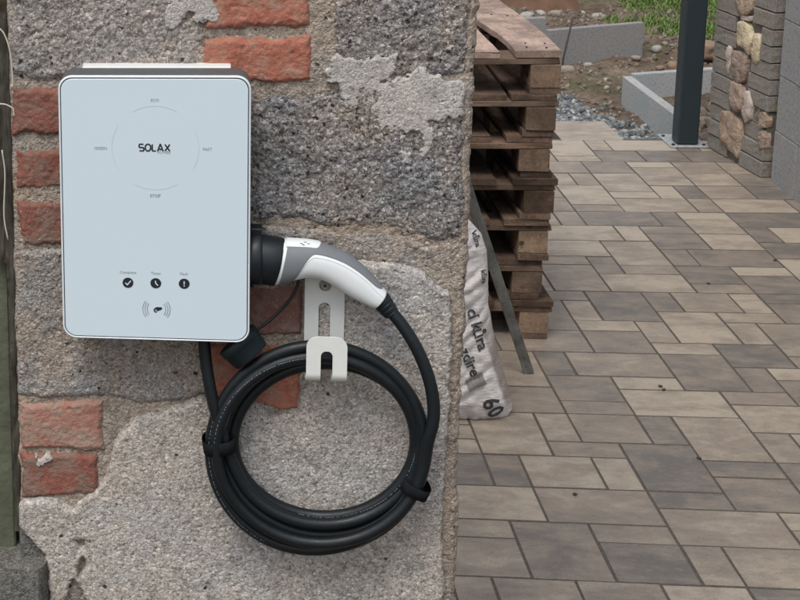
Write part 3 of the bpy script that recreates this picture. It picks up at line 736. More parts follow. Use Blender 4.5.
for lv, (xr, yf, rot, wd, lab) in enumerate(plans):
    e = empty('pallet', loc=(xr, yf, lv * .144), label=lab, cat='pallet', group='wooden pallets stacked behind the wall')
    e.rotation_euler[2] = math.radians(rot)
    rr = random.Random(lv + 40)
    def put(name, me, x, y, z, rz=0):
        o = bpy.data.objects.new(name, me); COL.objects.link(o); o.parent = e
        o.location = (x + rr.uniform(-.005, .005), y + rr.uniform(-.009, .006), z); o.rotation_euler[2] = math.radians(rz + rr.uniform(-.7, .7)); return o
    # bottom boards, blocks, stringers, deck
    for i, (cx_, wb) in enumerate(((-.05, .10), (-.40, .145), (-.75, .10))):
        put('bottom_board', getm(('b', wb, lv % 3), 'bottom_board', PL, wb, .021, 1, 'wood_dark' if lv % 2 else 'wood', 11 + i + lv), cx_, PL / 2, 0)
        for j, yc in enumerate((.0725, .6, 1.1275)):
            k = ('k', wb, (lv + j) % 3)
            put('block', getm(k, 'block', .143, wb - .004, .077, 1, 'block' if (lv != 3) else 'wood_dark', 30 + lv * 3 + j, .0015, 2, .006) if lv != 3 else getm(('k3', wb, j), 'block', .143, wb - .004, .077, 1, 'wood_dark', 77 + j, .0015, 2), cx_, yc, .0220)
    for j, yc in enumerate((.0725, .6, 1.1275)):
        put('stringer_board', getm(('s', (lv + j) % 3), 'stringer_board', PW, .145, .0205, 0, 'wood_x', 50 + lv + j), -PW / 2, yc, .0998)
    top = lv == 6
    for i, (cx_, wb) in enumerate(((-.0725, .145), (-.2275, .145), (-.40, .145), (-.555, .10), (-.7275, .145)) if lv == 5 else ((-.0725, .145), (-.245, .10), (-.40, .145), (-.555, .10), (-.7275, .145))):
        if top and i == 0:
            # bowed, splintered board
            cuts = 40; V = []; Fc = []
            for q in range(cuts + 1):
                t = q / cuts * 1.2
                xl = -.148 + .018 * math.sin(t * 7.5 + .6) * (0.4 + t) + .004 * mnoise.noise(Vector((t * 18, 0, 1)))
                xr_ = .002 + .006 * math.sin(t * 5) + .003 * mnoise.noise(Vector((t * 20, 3, 1))) - (.02 * max(0, t - .8))
                z = .1232 + .010 * math.sin(min(1, t / .8) * 2.2) * .6
                for (a, b) in ((xl, 0), (xl, .020), (xl + .004, .023), (xr_ - .004, .023), (xr_, .020), (xr_, 0)): V.append((a, t - .004, z + b))
            for q in range(cuts):
                for k in range(6): Fc.append((q * 6 + k, q * 6 + (k + 1) % 6, (q + 1) * 6 + (k + 1) % 6, (q + 1) * 6 + k))
            Fc += [tuple(range(5, -1, -1)), tuple(cuts * 6 + k for k in range(6))]
            me = mesh('deck_board', V, Fc); me.materials.append(MT['wood_pale']); bmx = bmesh.new(); bmx.from_mesh(me); bmesh.ops.recalc_face_normals(bmx, faces=bmx.faces); bmx.to_mesh(me); bmx.free()
            o = bpy.data.objects.new('deck_board', me); COL.objects.link(o); o.parent = e; tag(o, 'pale bowed deck board')
            for nx_, ny_ in ((-.04, .03), (-.10, .045), (-.03, .10), (-.09, .11), (-.05, .60), (-.10, .63), (-.04, 1.12), (-.09, 1.15)):
                V, Fc = tube([(nx_, ny_, .148), (nx_, ny_, .1512 + .004 * (ny_ > .5))], .0035, 8); nn = ob('nail', mesh('nail', V, Fc), MT['rust'], o)
            continue
        mat = 'wood_pale' if top else wd
        put('deck_board', getm(('d', wb, mat, i % 3 if top else lv % 4), 'deck_board', PL, wb, .0215, 1, mat, 60 + i + lv * 5, .003), cx_ + ({1: .012}.get(i, 0) if top else 0), PL / 2, .1212)
# white chalk marks on the fourth pallet
for (px, py, s) in ((531, 211.5, .008), (539, 210, .005), (541.5, 209, .005)):
    pass

# weathered batten leaning on the stack
f0 = ground(529, 373); tp = aty(473, 205, .98); dv = tp - f0; tp2 = f0 + dv * 1.35
st = tube([f0, f0 + dv * .5, tp2], .0, 4)
zax = Vector(dv).normalized(); xa = Vector((1, 0, 0)); xa = (xa - zax * xa.dot(zax)).normalized(); ya = zax.cross(xa)
L = Vector(dv).length * 1.35; me = MB().box(-.016, .016, -.011, .011, .004, L).me('batten'); bevel(me, .0015, 1)
o = ob('batten', me, MT['stick'], label='thin weathered grey batten leaning between the white sack and the pallets', cat='batten')
mm = Matrix.Identity(4)
for i in range(3): mm[i][0] = xa[i]; mm[i][1] = ya[i]; mm[i][2] = zax[i]; mm[i][3] = f0[i]
o.matrix_world = mm

# ------------------------------------------------------------------ white sack
def sack():
    Y0 = .78
    prof = [(-.01, .122), (.02, .134), (.06, .135), (.12, .112), (.2, .088), (.28, .070), (.36, .055), (.44, .053), (.52, .046), (.57, .030), (.61, -.005), (.65, -.05), (.70, -.10)]
    zs = [p[0] for p in prof]; rs = [p[1] for p in prof]
    nz, na = 250, 190; V = []; Fc = []
    xl = -.34
    def front(x, z):
        R = float(np.interp(z, zs, rs)); c = (R + xl) / 2; hw = (R - xl) / 2
        q = max(-1, min(1, (x - c) / hw)); dep = .085 * (1 - .25 * z) * (min(1, (z + .03) / .09) ** .5 if z < .06 else 1)
        y = -dep * (1 - abs(q) ** 2.4) ** .5
        wr = .008 * (1 - abs(mnoise.noise(Vector((x * 5, z * 22 - x * 14, 1)))) * 3.2) + .005 * (1 - abs(mnoise.noise(Vector((x * 22, z * 9 + x * 12, 3)))) * 3) - .007 + .004 * mnoise.noise(Vector((x * 18, z * 40 + x * 30, 4))) + .009 * mnoise.noise(Vector((x * 5, z * 7, 7)))
        return Y0 + .06 * z + y + wr * (1 - abs(q) ** 8)
    for i in range(nz + 1):
        z = -.006 + .69 * i / nz; R = float(np.interp(z, zs, rs)) + .004 * mnoise.noise(Vector((0, z * 30, 2)))
        c = (R + xl) / 2; hw = (R - xl) / 2
        for k in range(na):
            a = 2 * math.pi * k / na; q = math.cos(a); x = c + hw * q
            yf = front(x, z); yy = yf if math.sin(a) < 0 else 2 * (Y0 + .06 * z) - yf
            zz = max(z, .0015) if z > .03 else .0015 + max(0, z) * .95
            V.append((x, yy, zz))
    for i in range(nz):
        for k in range(na): Fc.append((i * na + k, i * na + (k + 1) % na, (i + 1) * na + (k + 1) % na, (i + 1) * na + k))
    Fc += [tuple(range(na - 1, -1, -1)), tuple(nz * na + k for k in range(na))]
    t = NT('sack_plastic'); v = t.coord()
    n = t.noise(v, 24, 5, .65)
    c = t.mix(t.ramp(n, [(.35, 0.), (.7, 1.)]), (.50, .47, .45), (.66, .64, .63))
    # see-through brown film on the lower right flank where the bark shows
    sx = t.n('ShaderNodeSeparateXYZ', {0: v})
    d1 = t.math('SUBTRACT', sx.outputs[0], t.math('ADD', t.math('MULTIPLY', sx.outputs[2], -.32), .128))
    d1 = t.math('ADD', d1, t.math('MULTIPLY', t.noise(v, 40, 4), .02))
    fac = t.math('MULTIPLY', t.ramp(t.math('MULTIPLY', d1, 40), [(.0, 0.), (.35, 1.)]), t.ramp(sx.outputs[2], [(.04, 0.), (.07, .75), (.24, .6), (.34, 0.)]))
    c = t.mix(fac, c, (.15, .105, .08))
    m = t.fin(c, .45, t.bump(t.noise(t.coord(scale=(1, 1, 4)), 26, 5, .7), .008, .8), spec=.4)
    root = empty('plastic_sack', label='white plastic sack with black print standing half hidden behind the wall corner', cat='sack')
    ob('film', mesh('film', V, Fc, True), m, root)
    pk = plain('sack_print', (.03, .028, .03), .5); pg_ = plain('sack_print_grey', (.20, .19, .19), .5, var=.2, sc=300)
    def drape(name, V2, F2, X0, Z0, ang, mat, off=.0042):
        ca, sa = math.cos(ang), math.sin(ang); W = []
        for x, y in V2:
            X_ = X0 + x * ca - y * sa; Z_ = Z0 + x * sa + y * ca
            W.append((X_, front(X_, Z_) - off, Z_))
        o = ob(name, mesh(name, W, F2), mat, root); return o
    def at(px, py):
        p = aty(px, py, .705); return p[0], p[2]
    for (s, px, py, size, deg) in (('cí kůra', 468.5, 314, .047, -73), ('kůra', 476, 240, .024, -74), ('zahradnická', 464, 346, .07, -70), ('60', 481.5, 403, .072, -62), ('l', 497, 421, .045, -62), ('kůra', 484.5, 277, .022, -84)):
        if s in ('l', 'zahradnická'): continue
        V2, F2 = text2d(s, size, bold=True)
        x0, z0 = at(px, py); drape('lettering', V2, F2, x0, z0, math.radians(deg), pk)
    V2, F2 = text2d('zdire', .045, True); x0, z0 = at(460, 352); drape('lettering', V2, F2, x0, z0, math.radians(-66), pk)
    # grey barcode block
    b = MB(); n = 13
    for k in range(n):
        a = k * .0042; wdt = .0026 if k % 3 else .0034
        for q in range(6): b.add([(a, q * .007, 0), (a + wdt, q * .007, 0), (a + wdt, q * .007 + .007, 0), (a, q * .007 + .007, 0)], [(0, 1, 2, 3)])
    x0, z0 = at(470, 392); drape('barcode', [(p[0], p[1]) for p in b.v], b.f, x0, z0, math.radians(22), pg_)

sack()

# ------------------------------------------------------------------ old wall
WALL = empty('old_wall', mat=WM, label='old rough wall of slag blocks and red bricks with crumbling cement render', cat='wall')
UR = WL(479, 0)[0]; UL = WL(13, 300)[0]
ZB, ZTp = 0.0, 4.3  # unseen top raised so the wall shades the near paving
me = MB().box(UL, UR - .006, .03, .40, -.05, ZTp).box(UL - 3.2, UL - .001, .10, .395, -.05, ZTp).me('wall_core_and_blocker'); ob('wall_core_and_blocker', me, MT['mortar'], WALL)  # second box is unseen, added leftwards to block skylight from the near paving
SEAM = 1.775
def edge_drop(U, Wv):
    jag = .0035 * fbm(Wv, U * 0, 60, 4, 31) + .003 * fbm(Wv, U * 0, 14, 2, 33)
    return UR + jag - U         # distance to the right edge
def roundoff(H, U, Wv):
    d = edge_drop(U, Wv); e = .010
    q = np.clip((e - d) / e, 0, 3)
    H = H - .010 * q ** 2 - np.where(d < 0, .05 * np.clip(-d / .0012, 0, 1), 0)
    dl = U - (UL + .004 * fbm(Wv, U * 0, 30, 4, 37)); q2 = np.clip((.008 - dl) / .008, 0, 3)
    return H - .008 * q2 ** 2 - np.where(dl < 0, .04 * np.clip(-dl / .0015, 0, 1), 0)
STEP = .00135
def field(u0, u1, w0, w1, step=STEP):
    nu = max(2, int((u1 - u0) / step)); nw = max(2, int((w1 - w0) / step))
    return np.meshgrid(np.linspace(u0, u1, nu), np.linspace(w0, w1, nw))
def build_hf(name, U, Wv, H, keepm, mat, **k):
    nw, nu = U.shape; idx = np.arange(nu * nw).reshape(nw, nu)
    kk = keepm[:-1, :-1] | keepm[:-1, 1:] | keepm[1:, 1:] | keepm[1:, :-1]
    Qd = np.stack([idx[:-1, :-1], idx[:-1, 1:], idx[1:, 1:], idx[1:, :-1]], -1)[kk]
    V = np.stack([U, -H, Wv], -1).reshape(-1, 3)
    used = np.zeros(len(V), bool); used[Qd.ravel()] = True; remap = np.cumsum(used) - 1
    return ob(name, np_mesh(name, V[used], remap[Qd]), mat, WALL, **k)
def rough_slag(U, Wv, s):
    f, i = worley(U, Wv, 150, s); f2, i2 = worley(U, Wv, 330, s + 3)
    pits = np.where(i > .93, -.0035 * np.clip(1 - f * 1.3, 0, 1), 0)
    return .0018 * (.5 - f) * (i * 1.1) + .0008 * (.5 - f2) - .006 * np.clip(fbm(U, Wv, 55, 3, s + 11) - .42, 0, 1) + .004 * fbm(U, Wv, 20, 4, s) + .002 * fbm(U, Wv, 120, 3, s + 2) + pits
def rough_mortar(U, Wv, s):
    f, i = worley(U, Wv, 230, s)
    return .0012 * (.5 - f) * i + .004 * fbm(U, Wv, 14, 5, s, .6) + .0014 * fbm(U, Wv, 160, 3, s + 1) - np.where(i > .965, .003 * np.clip(1 - f * 1.6, 0, 1), 0)
def rough_brick(U, Wv, s):
    return .0020 * fbm(U, Wv, 25, 5, s, .62) + .0012 * fbm(U, Wv, 180, 3, s + 1) - .004 * np.clip(fbm(U, Wv, 90, 2, s + 7) - .45, 0, 1)
def rough_render(U, Wv, s):
    f, i = worley(U, Wv, 240, s)
    return .0006 * (.5 - f) + .0024 * fbm(U, Wv, 16, 4, s) + .0010 * np.abs(fbm(U, Wv, 130, 3, s + 1)) - np.where(i > .975, .003 * np.clip(1 - f * 1.6, 0, 1), 0)
RF = {'slag': rough_slag, 'mortar': rough_mortar, 'brick': rough_brick, 'render': rough_render}
def piece(name, poly, base, rough, mat, seed, edge=.006, wob=.004, holes=(), round_=.005, woby=18, fringe=.010, **k):
    P = np.array([WL(x, y) for x, y in poly]); lo = P.min(0) - .012; hi = P.max(0) + .012
    hi[0] = min(hi[0], UR + .006)
    U, Wv = field(lo[0], hi[0], lo[1], hi[1])
    d = sdf(P, U, Wv)
    for h in holes: d = np.maximum(d, -(sdf(np.array([WL(x, y) for x, y in h]), U, Wv) + .0015 * fbm(U, Wv, 90, 3, seed + 50)))
    d = d + wob * fbm(U, Wv, woby, 5, seed + 20, .62) + .0012 * fbm(U, Wv, 200, 2, seed + 25)
    if fringe: d = np.maximum(d, fringe - edge_drop(U, Wv) + .004 * fbm(U, Wv, 40, 4, 77, .6) + .006 * fbm(Wv, U * 0, 9, 3, 78))
    H = base + RF[rough](U, Wv, seed)
    q = np.clip((d + edge) / edge, 0, 1); H = H - round_ * q ** 2 - np.clip(d, 0, 1) * 6
    H = roundoff(H, U, Wv)
    return build_hf(name, U, Wv, H, (d < .004) & (edge_drop(U, Wv) > -.0035), MT[mat], **k)
# mortar bed (backing) visible between everything
w0 = WL(400, 612)[1] - .01; w1 = WL(400, -8)[1] + .02
U, Wv = field(UL - .004, UR + .006, w0, w1)
H = -.003 + rough_mortar(U, Wv, 60); H = roundoff(H, U, Wv)
build_hf('mortar_bed', U, Wv, H, edge_drop(U, Wv) > -.0035, MT['mortar'])
# plain continuation above and below the part in view
for (a, b) in ((w1 - .004, ZTp), (-.04, w0 + .004)):
    U, Wv = field(UL - .004, UR + .006, a, b, .008); H = -.004 + .006 * fbm(U, Wv, 12, 4, 70); H = roundoff(H, U, Wv)
    build_hf('mortar_bed', U, Wv, H, np.ones(U.shape, bool), MT['mortar'])
# slag blocks
piece('slag_block', [(11, -12), (203, -12), (203, 30), (201, 78), (120, 82), (75, 77), (58, 82), (40, 83), (24, 76), (11, 73)], .0018, 'slag', 'slag', 1, wob=.007, woby=30, edge=.012)
piece('slag_block', [(337, -12), (482, -12), (482, 72), (420, 78), (345, 74), (333, 55)], .0016, 'slag', 'slag_dark', 2, wob=.007, woby=30, edge=.012)
piece('slag_block', [(228, 92), (262, 94), (300, 98), (335, 90), (345, 79), (420, 82), (482, 76), (482, 236), (430, 240), (385, 228), (330, 226), (300, 220), (228, 224)], .0022, 'slag', 'slag_dark', 3, edge=.016, round_=.006, wob=.008, woby=30)
piece('slag_block', [(13, 250), (60, 248), (210, 250), (212, 392), (180, 400), (140, 404), (110, 398), (14, 398)], .0014, 'mortar', 'slag_brown', 4, edge=.01)
piece('slag_block', [(262, 226), (330, 230), (390, 232), (430, 244), (482, 240), (482, 300), (455, 296), (430, 276), (400, 268), (330, 262), (262, 268)], -.001, 'mortar', 'slag_brown', 5, edge=.012)
# bricks
piece('brick', [(206, -12), (308, -12), (310, 25), (300, 27), (206, 28)], .0032, 'brick', 'brick', 11, wob=.006, woby=26, edge=.008, round_=.006)
piece('brick', [(203, 38), (310, 37), (312, 80), (285, 83), (204, 82)], .0032, 'brick', 'brick', 12, wob=.006, woby=26, edge=.008, round_=.006)
piece('brick', [(13, 88), (115, 86), (115, 134), (13, 134)], .0032, 'brick', 'brick_dark', 13, wob=.006, woby=26, edge=.008, round_=.006)
piece('brick', [(15, 150), (115, 150), (115, 189), (16, 189)], .0012, 'brick', 'brick_dark', 14, wob=.006, woby=26, edge=.008, round_=.006)
piece('brick', [(16, 201), (115, 201), (115, 247), (24, 245)], .0026, 'brick', 'brick_dark', 15, wob=.006, woby=26, edge=.008, round_=.006)
piece('brick', [(20, 403), (103, 401), (104, 450), (21, 450)], .0028, 'brick', 'brick_dusty', 16, wob=.006, woby=26, edge=.008, round_=.006, label='pale dusty red brick')
piece('brick', [(21, 453), (99, 452), (98, 495), (22, 497)], .0028, 'brick', 'brick_dark', 17, wob=.006, woby=26, edge=.008, round_=.006)
piece('brick', [(206, 346), (301, 344), (301, 408), (285, 412), (262, 404), (206, 412)], .002, 'brick', 'brick', 18)
piece('brick', [(206, 288), (303, 286), (303, 336), (206, 336)], .001, 'brick', 'brick_dull', 19, label='dull dirty brick behind the plug')
# lime patches
patch = [(322, 72), (340, 56), (382, 57), (396, 54), (392, 70), (384, 82), (410, 75), (420, 68), (438, 77), (466, 84), (468, 115), (445, 119), (433, 122), (434, 147), (424, 157), (421, 133), (406, 130), (385, 128), (368, 126), (366, 106), (350, 105), (340, 91), (329, 82)]
piece('plaster_patch', patch, .0042, 'render', 'white_patch', 41, edge=.004, wob=.014, woby=75, round_=.003)
piece('plaster_patch', [(400, 150), (412, 152), (411, 165), (401, 164)], .005, 'render', 'white_patch', 42, edge=.003, wob=.006, woby=90)
piece('plaster_patch', [(166, 26), (171, -12), (213, -12), (221, 21), (200, 24), (188, 14), (176, 30)], .0048, 'render', 'white_patch', 43, edge=.004, wob=.012, woby=70, round_=.003)
piece('plaster_patch', [(35, 455), (42, 457), (48, 454), (54, 457), (50, 461), (45, 465), (38, 465), (36, 460)], .0065, 'render', 'white_patch', 44, edge=.003, wob=.007, woby=90)
# grey cement render
rc = [(17, 506), (26, 499), (40, 496), (58, 499), (66, 505), (74, 508), (84, 499), (98, 488), (108, 474), (112, 455), (116, 440), (126, 424), (138, 417), (160, 413), (182, 405), (202, 394), (214, 402), (240, 400), (262, 404), (270, 414), (286, 412), (299, 410), (303, 370), (304, 330), (303, 268),
      (330, 262), (366, 261), (400, 264), (424, 273), (434, 286), (452, 294), (463, 312), (466, 345), (461, 400), (463, 440), (454, 470), (456, 530), (450, 614), (52, 614), (49, 575), (47, 552), (30, 535), (18, 525)]
hl = [[(74, 537), (86, 538), (86, 547), (79, 547)], [(84, 552), (89, 560), (79, 575), (76, 564)], [(74, 577), (83, 590), (90, 604), (94, 618), (58, 618), (68, 586)]]
piece('cement_render', rc, .0105, 'render', 'render', 51, edge=.005, wob=.005, holes=hl, round_=.004, woby=30, fringe=.021)
piece('stone', [(13, 520), (40, 525), (50, 550), (52, 614), (10, 614), (10, 560)], .002, 'mortar', 'grey_stone', 52, edge=.01)

# timber jamb, board and sill at the left edge of the wall
jam = empty('timber_post', mat=WM, label='dark rotten timber upright against the left edge of the wall', cat='post')
U, Wv = field(UL - .026, UL + .003, .55, 2.2, .002)
H = -.004 + .005 * fbm(U * 6, Wv, 5, 4, 80, .6) + .004 * fbm(U * 7, Wv, 30, 3, 81) - .012 * np.clip(fbm(U * 9, Wv, 16, 3, 82) - .25, 0, 1) - .02 * np.clip(Wv * 0 + np.abs((U - UL + .011) / .015) - .8, 0, 1) ** 1
keep_ = (Wv > WL(0, 532)[1]) & ((Wv > WL(0, 262)[1] + .01 * fbm(U, Wv * 0, 80, 2, 5)) | (U > UL - .0095))
Vv = np.stack([U, -H, Wv], -1).reshape(-1, 3); nw, nu = U.shape; idx = np.arange(nu * nw).reshape(nw, nu)
ob('bark_face', np_mesh('bark_face', Vv, np.stack([idx[:-1, :-1], idx[:-1, 1:], idx[1:, 1:], idx[1:, :-1]], -1)[keep_[:-1, :-1]]), MT['post_wood'], jam)
me = MB().box(UL - .025, UL + .001, .012, .09, WL(0, 262)[1], 2.2).box(UL - .008, UL + .001, .012, .0895, WL(0, 532)[1], WL(0, 262)[1] + .002).me('heartwood'); ob('heartwood', me, MT['post_wood'], jam)
gb = empty('mossy_board', mat=WM, label='greenish weathered board at the far left edge beside the timber upright', cat='board')
me = MB().box(UL - .20, UL - .0085, .02, .05, WL(0, 575)[1], WL(0, 258)[1]).me('plank'); bevel(me, .003, 1); ob('plank', me, MT['green_board'], gb)
sl = WL(0, 566, .03); sr = WL(47, 566, .03)
sil = empty('concrete_sill', mat=WM, label='weathered concrete sill projecting at the bottom left corner of the wall', cat='sill')
U, Vd = np.meshgrid(np.linspace(UL - .20, sr[0], 130), np.linspace(0, 1, 90))
arc = np.clip(Vd, 0, 1); zt = sl[1] + .002
Yv = np.where(arc < .4, .05 - arc / .4 * .085, -.035 - .004 * np.sin(np.clip((arc - .4) / .15, 0, 1) * np.pi / 2)); Zv = np.where(arc < .4, zt + .004 - .004 * arc / .4, zt - .14 * (arc - .4) / .6)
n_ = .002 * fbm(U, arc * .14 + 5, 30, 4, 91); endr = np.clip((sr[0] - U) / .012, 0, 1) ** .4
Yv = Yv * 1 - n_ * (arc > .1); Yv = np.where(arc > .1, Yv * endr + .012 * (1 - endr), Yv); Zv = Zv + .5 * n_
idx = np.arange(130 * 90).reshape(90, 130)
ob('sill_slab', np_mesh('sill_slab', np.stack([U, Yv, Zv], -1).reshape(-1, 3), np.stack([idx[:-1, :-1], idx[1:, :-1], idx[1:, 1:], idx[:-1, 1:]], -1).reshape(-1, 4)), MT['grey_stone'], sil)
for i, pts in enumerate(([(-14, 22), (0, 29), (6, 38), (10, 52), (12, 70), (13, 88)], [(-12, 106), (0, 104), (7, 105), (13, 109), (14, 116)], [(2, 150), (5, 175), (4, 215), (8, 240)])):
    P3 = [(*WL(x, y, .012)[:1], -.012, WL(x, y, .012)[1]) for x, y in pts]
    o = ob('loose_string', MB().add(*tube(catmull(P3, 6), .0011, 6)).me('loose_string', True), MT['wire'], cat='string', group='loose strings at the left edge',
           label=('thin pale string hanging at the top left corner', 'short pale loop of string beside the upper red bricks', 'thin pale string trailing down the timber upright')[i])
    o.matrix_world = WM

# ------------------------------------------------------------------ wallbox
BOX = empty('wallbox', mat=WM, label='pale blue electric car charging box mounted on the rough wall', cat='charging box')
OFF = .08
def FP(x, y): return WL(x, y, OFF)
def rrect(u0, u1, w0, w1, r, n=10):
    P = []
    for cx_, cy_, a0 in ((u1 - r, w1 - r, 0), (u0 + r, w1 - r, 90), (u0 + r, w0 + r, 180), (u1 - r, w0 + r, 270)):
        for k in range(n + 1):
            a = math.radians(a0 + 90 * k / n); P.append((cx_ + r * math.cos(a), cy_ + r * math.sin(a)))
    return P
u0, u1 = -.2186, .0345; wt_, wb_ = 1.6563, 1.6563 - .3705
def loft_rr(levels, cap=True):
    """levels: list of (inset, depth-out, radius)"""
    V = []; Fc = []; n = None
    for ins, out, r in levels:
        P = rrect(u0 + ins, u1 - ins, wb_ + ins, wt_ - ins, r); n = len(P)
        V += [(p[0], -out, p[1]) for p in P]
    for l in range(len(levels) - 1):
        for k in range(n): Fc.append((l * n + k, l * n + (k + 1) % n, (l + 1) * n + (k + 1) % n, (l + 1) * n + k))
    if cap: Fc.append(tuple((len(levels) - 1) * n + k for k in range(n)))
    me = mesh('m', V, Fc, False); bm = bmesh.new(); bm.from_mesh(me); bmesh.ops.recalc_face_normals(bm, faces=bm.faces); bm.to_mesh(me); bm.free()
    for p in me.polygons: p.use_smooth = len(p.vertices) == 4
    return me
R0 = .0185
def nm(me, n): me.name = n; return me
ob('case', nm(loft_rr([(.004, .024, R0), (.0005, .028, R0), (.0, .032, R0), (.0, .074, R0), (.0012, .0765, R0)]), 'case'), MT['case'], BOX)
ob('bezel', nm(loft_rr([(.0, .0745, R0 + .0002), (.0, .0785, R0), (.0007, .0802, R0 - .0005), (.0021, .0804, R0 - .0014), (.0026, .0790, R0 - .002)], False), 'bezel'), MT['bezel'], BOX)
ob('groove', nm(loft_rr([(.0024, .0785, R0 - .0018), (.0026, .0786, R0 - .002)]), 'groove'), MT['groove'], BOX)
FPN = ob('front_panel', nm(loft_rr([(.0038, .0780, R0 - .003), (.0038, .0800, R0 - .003), (.0044, .0806, R0 - .0036)]), 'front_panel'), MT['glass'], BOX)
bu0, bw = WL(83, 64.5, .01); bu1 = WL(231, 64.5, .01)[0]
me = MB().box(bu0, bu1, -.024, .006, wb_ + .03, bw).me('back_plate'); bevel(me, .001, 1); ob('back_plate', me, MT['plate'], BOX)
PO = .0810
def flat(name, V2, F2, mat, out=PO, parent=FPN):
    V = [(x, -out, y) for x, y in V2]; me = mesh(name, V, F2)
    bm = bmesh.new(); bm.from_mesh(me)
    for f in bm.faces:
        f.normal_update()
        if f.normal.y > 0: f.normal_flip()
    bm.to_mesh(me); bm.free(); return ob(name, me, MT[mat], parent)
def strokes(paths, w):
    V = []; Fc = []
    for P in paths:
        P = [np.array(p, float) for p in P]; m = len(P); L_ = []; closed = np.allclose(P[0], P[-1])
        for i in range(m):
            if closed: a = P[i - 1] if i else P[m - 2]; b = P[i + 1] if i < m - 1 else P[1]
            else: a = P[max(i - 1, 0)]; b = P[min(i + 1, m - 1)]
            t1 = P[i] - a; t2 = b - P[i]
            t1 = t1 / (np.linalg.norm(t1) + 1e-12); t2 = t2 / (np.linalg.norm(t2) + 1e-12)
            if not closed and i == 0: t1 = t2
            if not closed and i == m - 1: t2 = t1
            t = t1 + t2; t /= np.linalg.norm(t) + 1e-12; n = np.array([-t[1], t[0]]); s = 1 / max(.5, abs(n @ np.array([-t2[1], t2[0]])))
            L_.append((P[i] + n * w / 2 * s, P[i] - n * w / 2 * s))
        b0 = len(V)
        for p, q in L_: V += [p, q]
        for i in range(m - 1): Fc.append((b0 + 2 * i, b0 + 2 * i + 1, b0 + 2 * i + 3, b0 + 2 * i + 2))
    return V, Fc
def circle(c, r, a0=0, a1=360, n=40):
    return [(c[0] + r * math.cos(math.radians(a0 + (a1 - a0) * k / n)), c[1] + r * math.sin(math.radians(a0 + (a1 - a0) * k / n))) for k in range(n + 1)]
# wordmark, drawn with wide strokes
lu, lw = FP(139.2, 150.6); ru, rw = FP(171.2, 144.3); LW = (ru - lu); LH = (rw - lw)
gl = {'S': [[(.95, 1), (.12, 1), (0, .88), (0, .62), (.12, .5), (.88, .5), (1, .38), (1, .12), (.88, 0), (.05, 0)]],
      'O': [[(.3, 1), (.7, 1), (1, .75), (1, .25), (.7, 0), (.3, 0), (0, .25), (0, .75), (.3, 1)]],
      'L': [[(0, 1), (0, .1), (.1, 0), (.95, 0)]],
      'A': [[(0, -.03), (.47, 1.0), (.53, 1.0), (1, -.03)], [(.28, .25), (.72, .25)]],
      'X': [[(0, 1), (1, 0)], [(0, 0), (1, 1)]]}
cw = LW / 5.68; x = lu; P_ = []
for ch, wd_ in zip('SOLAX', (1, 1.12, .85, 1.2, 1.05)):
    for q in gl[ch]: P_.append([(x + a * cw * wd_ * .82, lw + b * LH) for a, b in q])
    x += cw * wd_ * 1.04 + cw * .06
V_, F_ = strokes(P_, .0019); flat('wordmark', V_, F_, 'print')
def ptext(s, px, py, size, mat, align='CENTER', bold=False, name='lettering'):
    V2, F2 = text2d(s, size, bold, align); c = FP(px, py)
    flat(name, [(a + c[0], b + c[1] - size * .35) for a, b in V2], F2, mat)
ptext('POWER', 164, 152.2, .0052, 'print_grey')
ptext('ECO', 154.8, 100, .0056, 'print_grey'); ptext('GREEN', 100.5, 148, .0056, 'print_grey'); ptext('FAST', 207.5, 149, .0056, 'print_grey'); ptext('STOP', 155.3, 195.5, .0060, 'print_grey', bold=True)
ptext('Complete', 128, 272, .0056, 'print_grey'); ptext('Timer', 156, 273, .0056, 'print_grey'); ptext('Fault', 184, 273.5, .0056, 'print_grey')
c = FP(155.2, 147.8); rg = .0575
V_, F_ = strokes([circle(c, rg, a, a + 62, 24) for a in (59, 149, 239, 329)], .0005); flat('dial_ring', V_, F_, 'print_faint')
for kx, ky, ic in ((128, 282.5, 'check'), (155.8, 283, 'timer'), (184.2, 283.5, 'fault')):
    c = FP(kx, ky); r = .0073
    pts = circle(c, r, n=32)[:-1]; flat('indicator_disc', pts, [tuple(range(len(pts)))], 'print', PO)
    if ic == 'check': pth = [[(-.5, 0), (-.12, -.38), (.55, .42)]]; wd_ = .0016
    elif ic == 'timer': pth = [[(-.05, .5), (-.02, 0), (.42, -.42)]]; wd_ = .0015
    else: pth = [[(0, .5), (0, -.12)], [(0, -.32), (0, -.52)]]; wd_ = .0016
    V_, F_ = strokes([[(c[0] + a * r, c[1] + b * r) for a, b in p] for p in pth], wd_); flat('symbol', V_, F_, 'icon_light', PO + .0004)
c = FP(156.5, 309); ar = []
for r in (.0125, .0155, .0185):
    ar += [circle(c, r, -38, 38, 14), circle(c, r, 142, 218, 14)]
V_, F_ = strokes(ar, .0009); flat('card_reader_arcs', V_, F_, 'print_grey')
pts = [(-.0045, -.0035), (-.0015, -.0052), (.0005, -.0025), (.0050, -.0010), (.0068, .0010), (.0062, .0030), (-.0008, .0032), (-.0035, .0016), (-.0050, -.0008)]
flat('hand_symbol', [(a + c[0] + .001, b + c[1]) for a, b in pts], [tuple(range(len(pts)))], 'print')
V_, F_ = strokes([circle((c[0] - .0006, c[1] - .0018), .0011, 0, 360, 14)], .0006); flat('hand_detail', V_, F_, 'icon_light', PO + .0004)

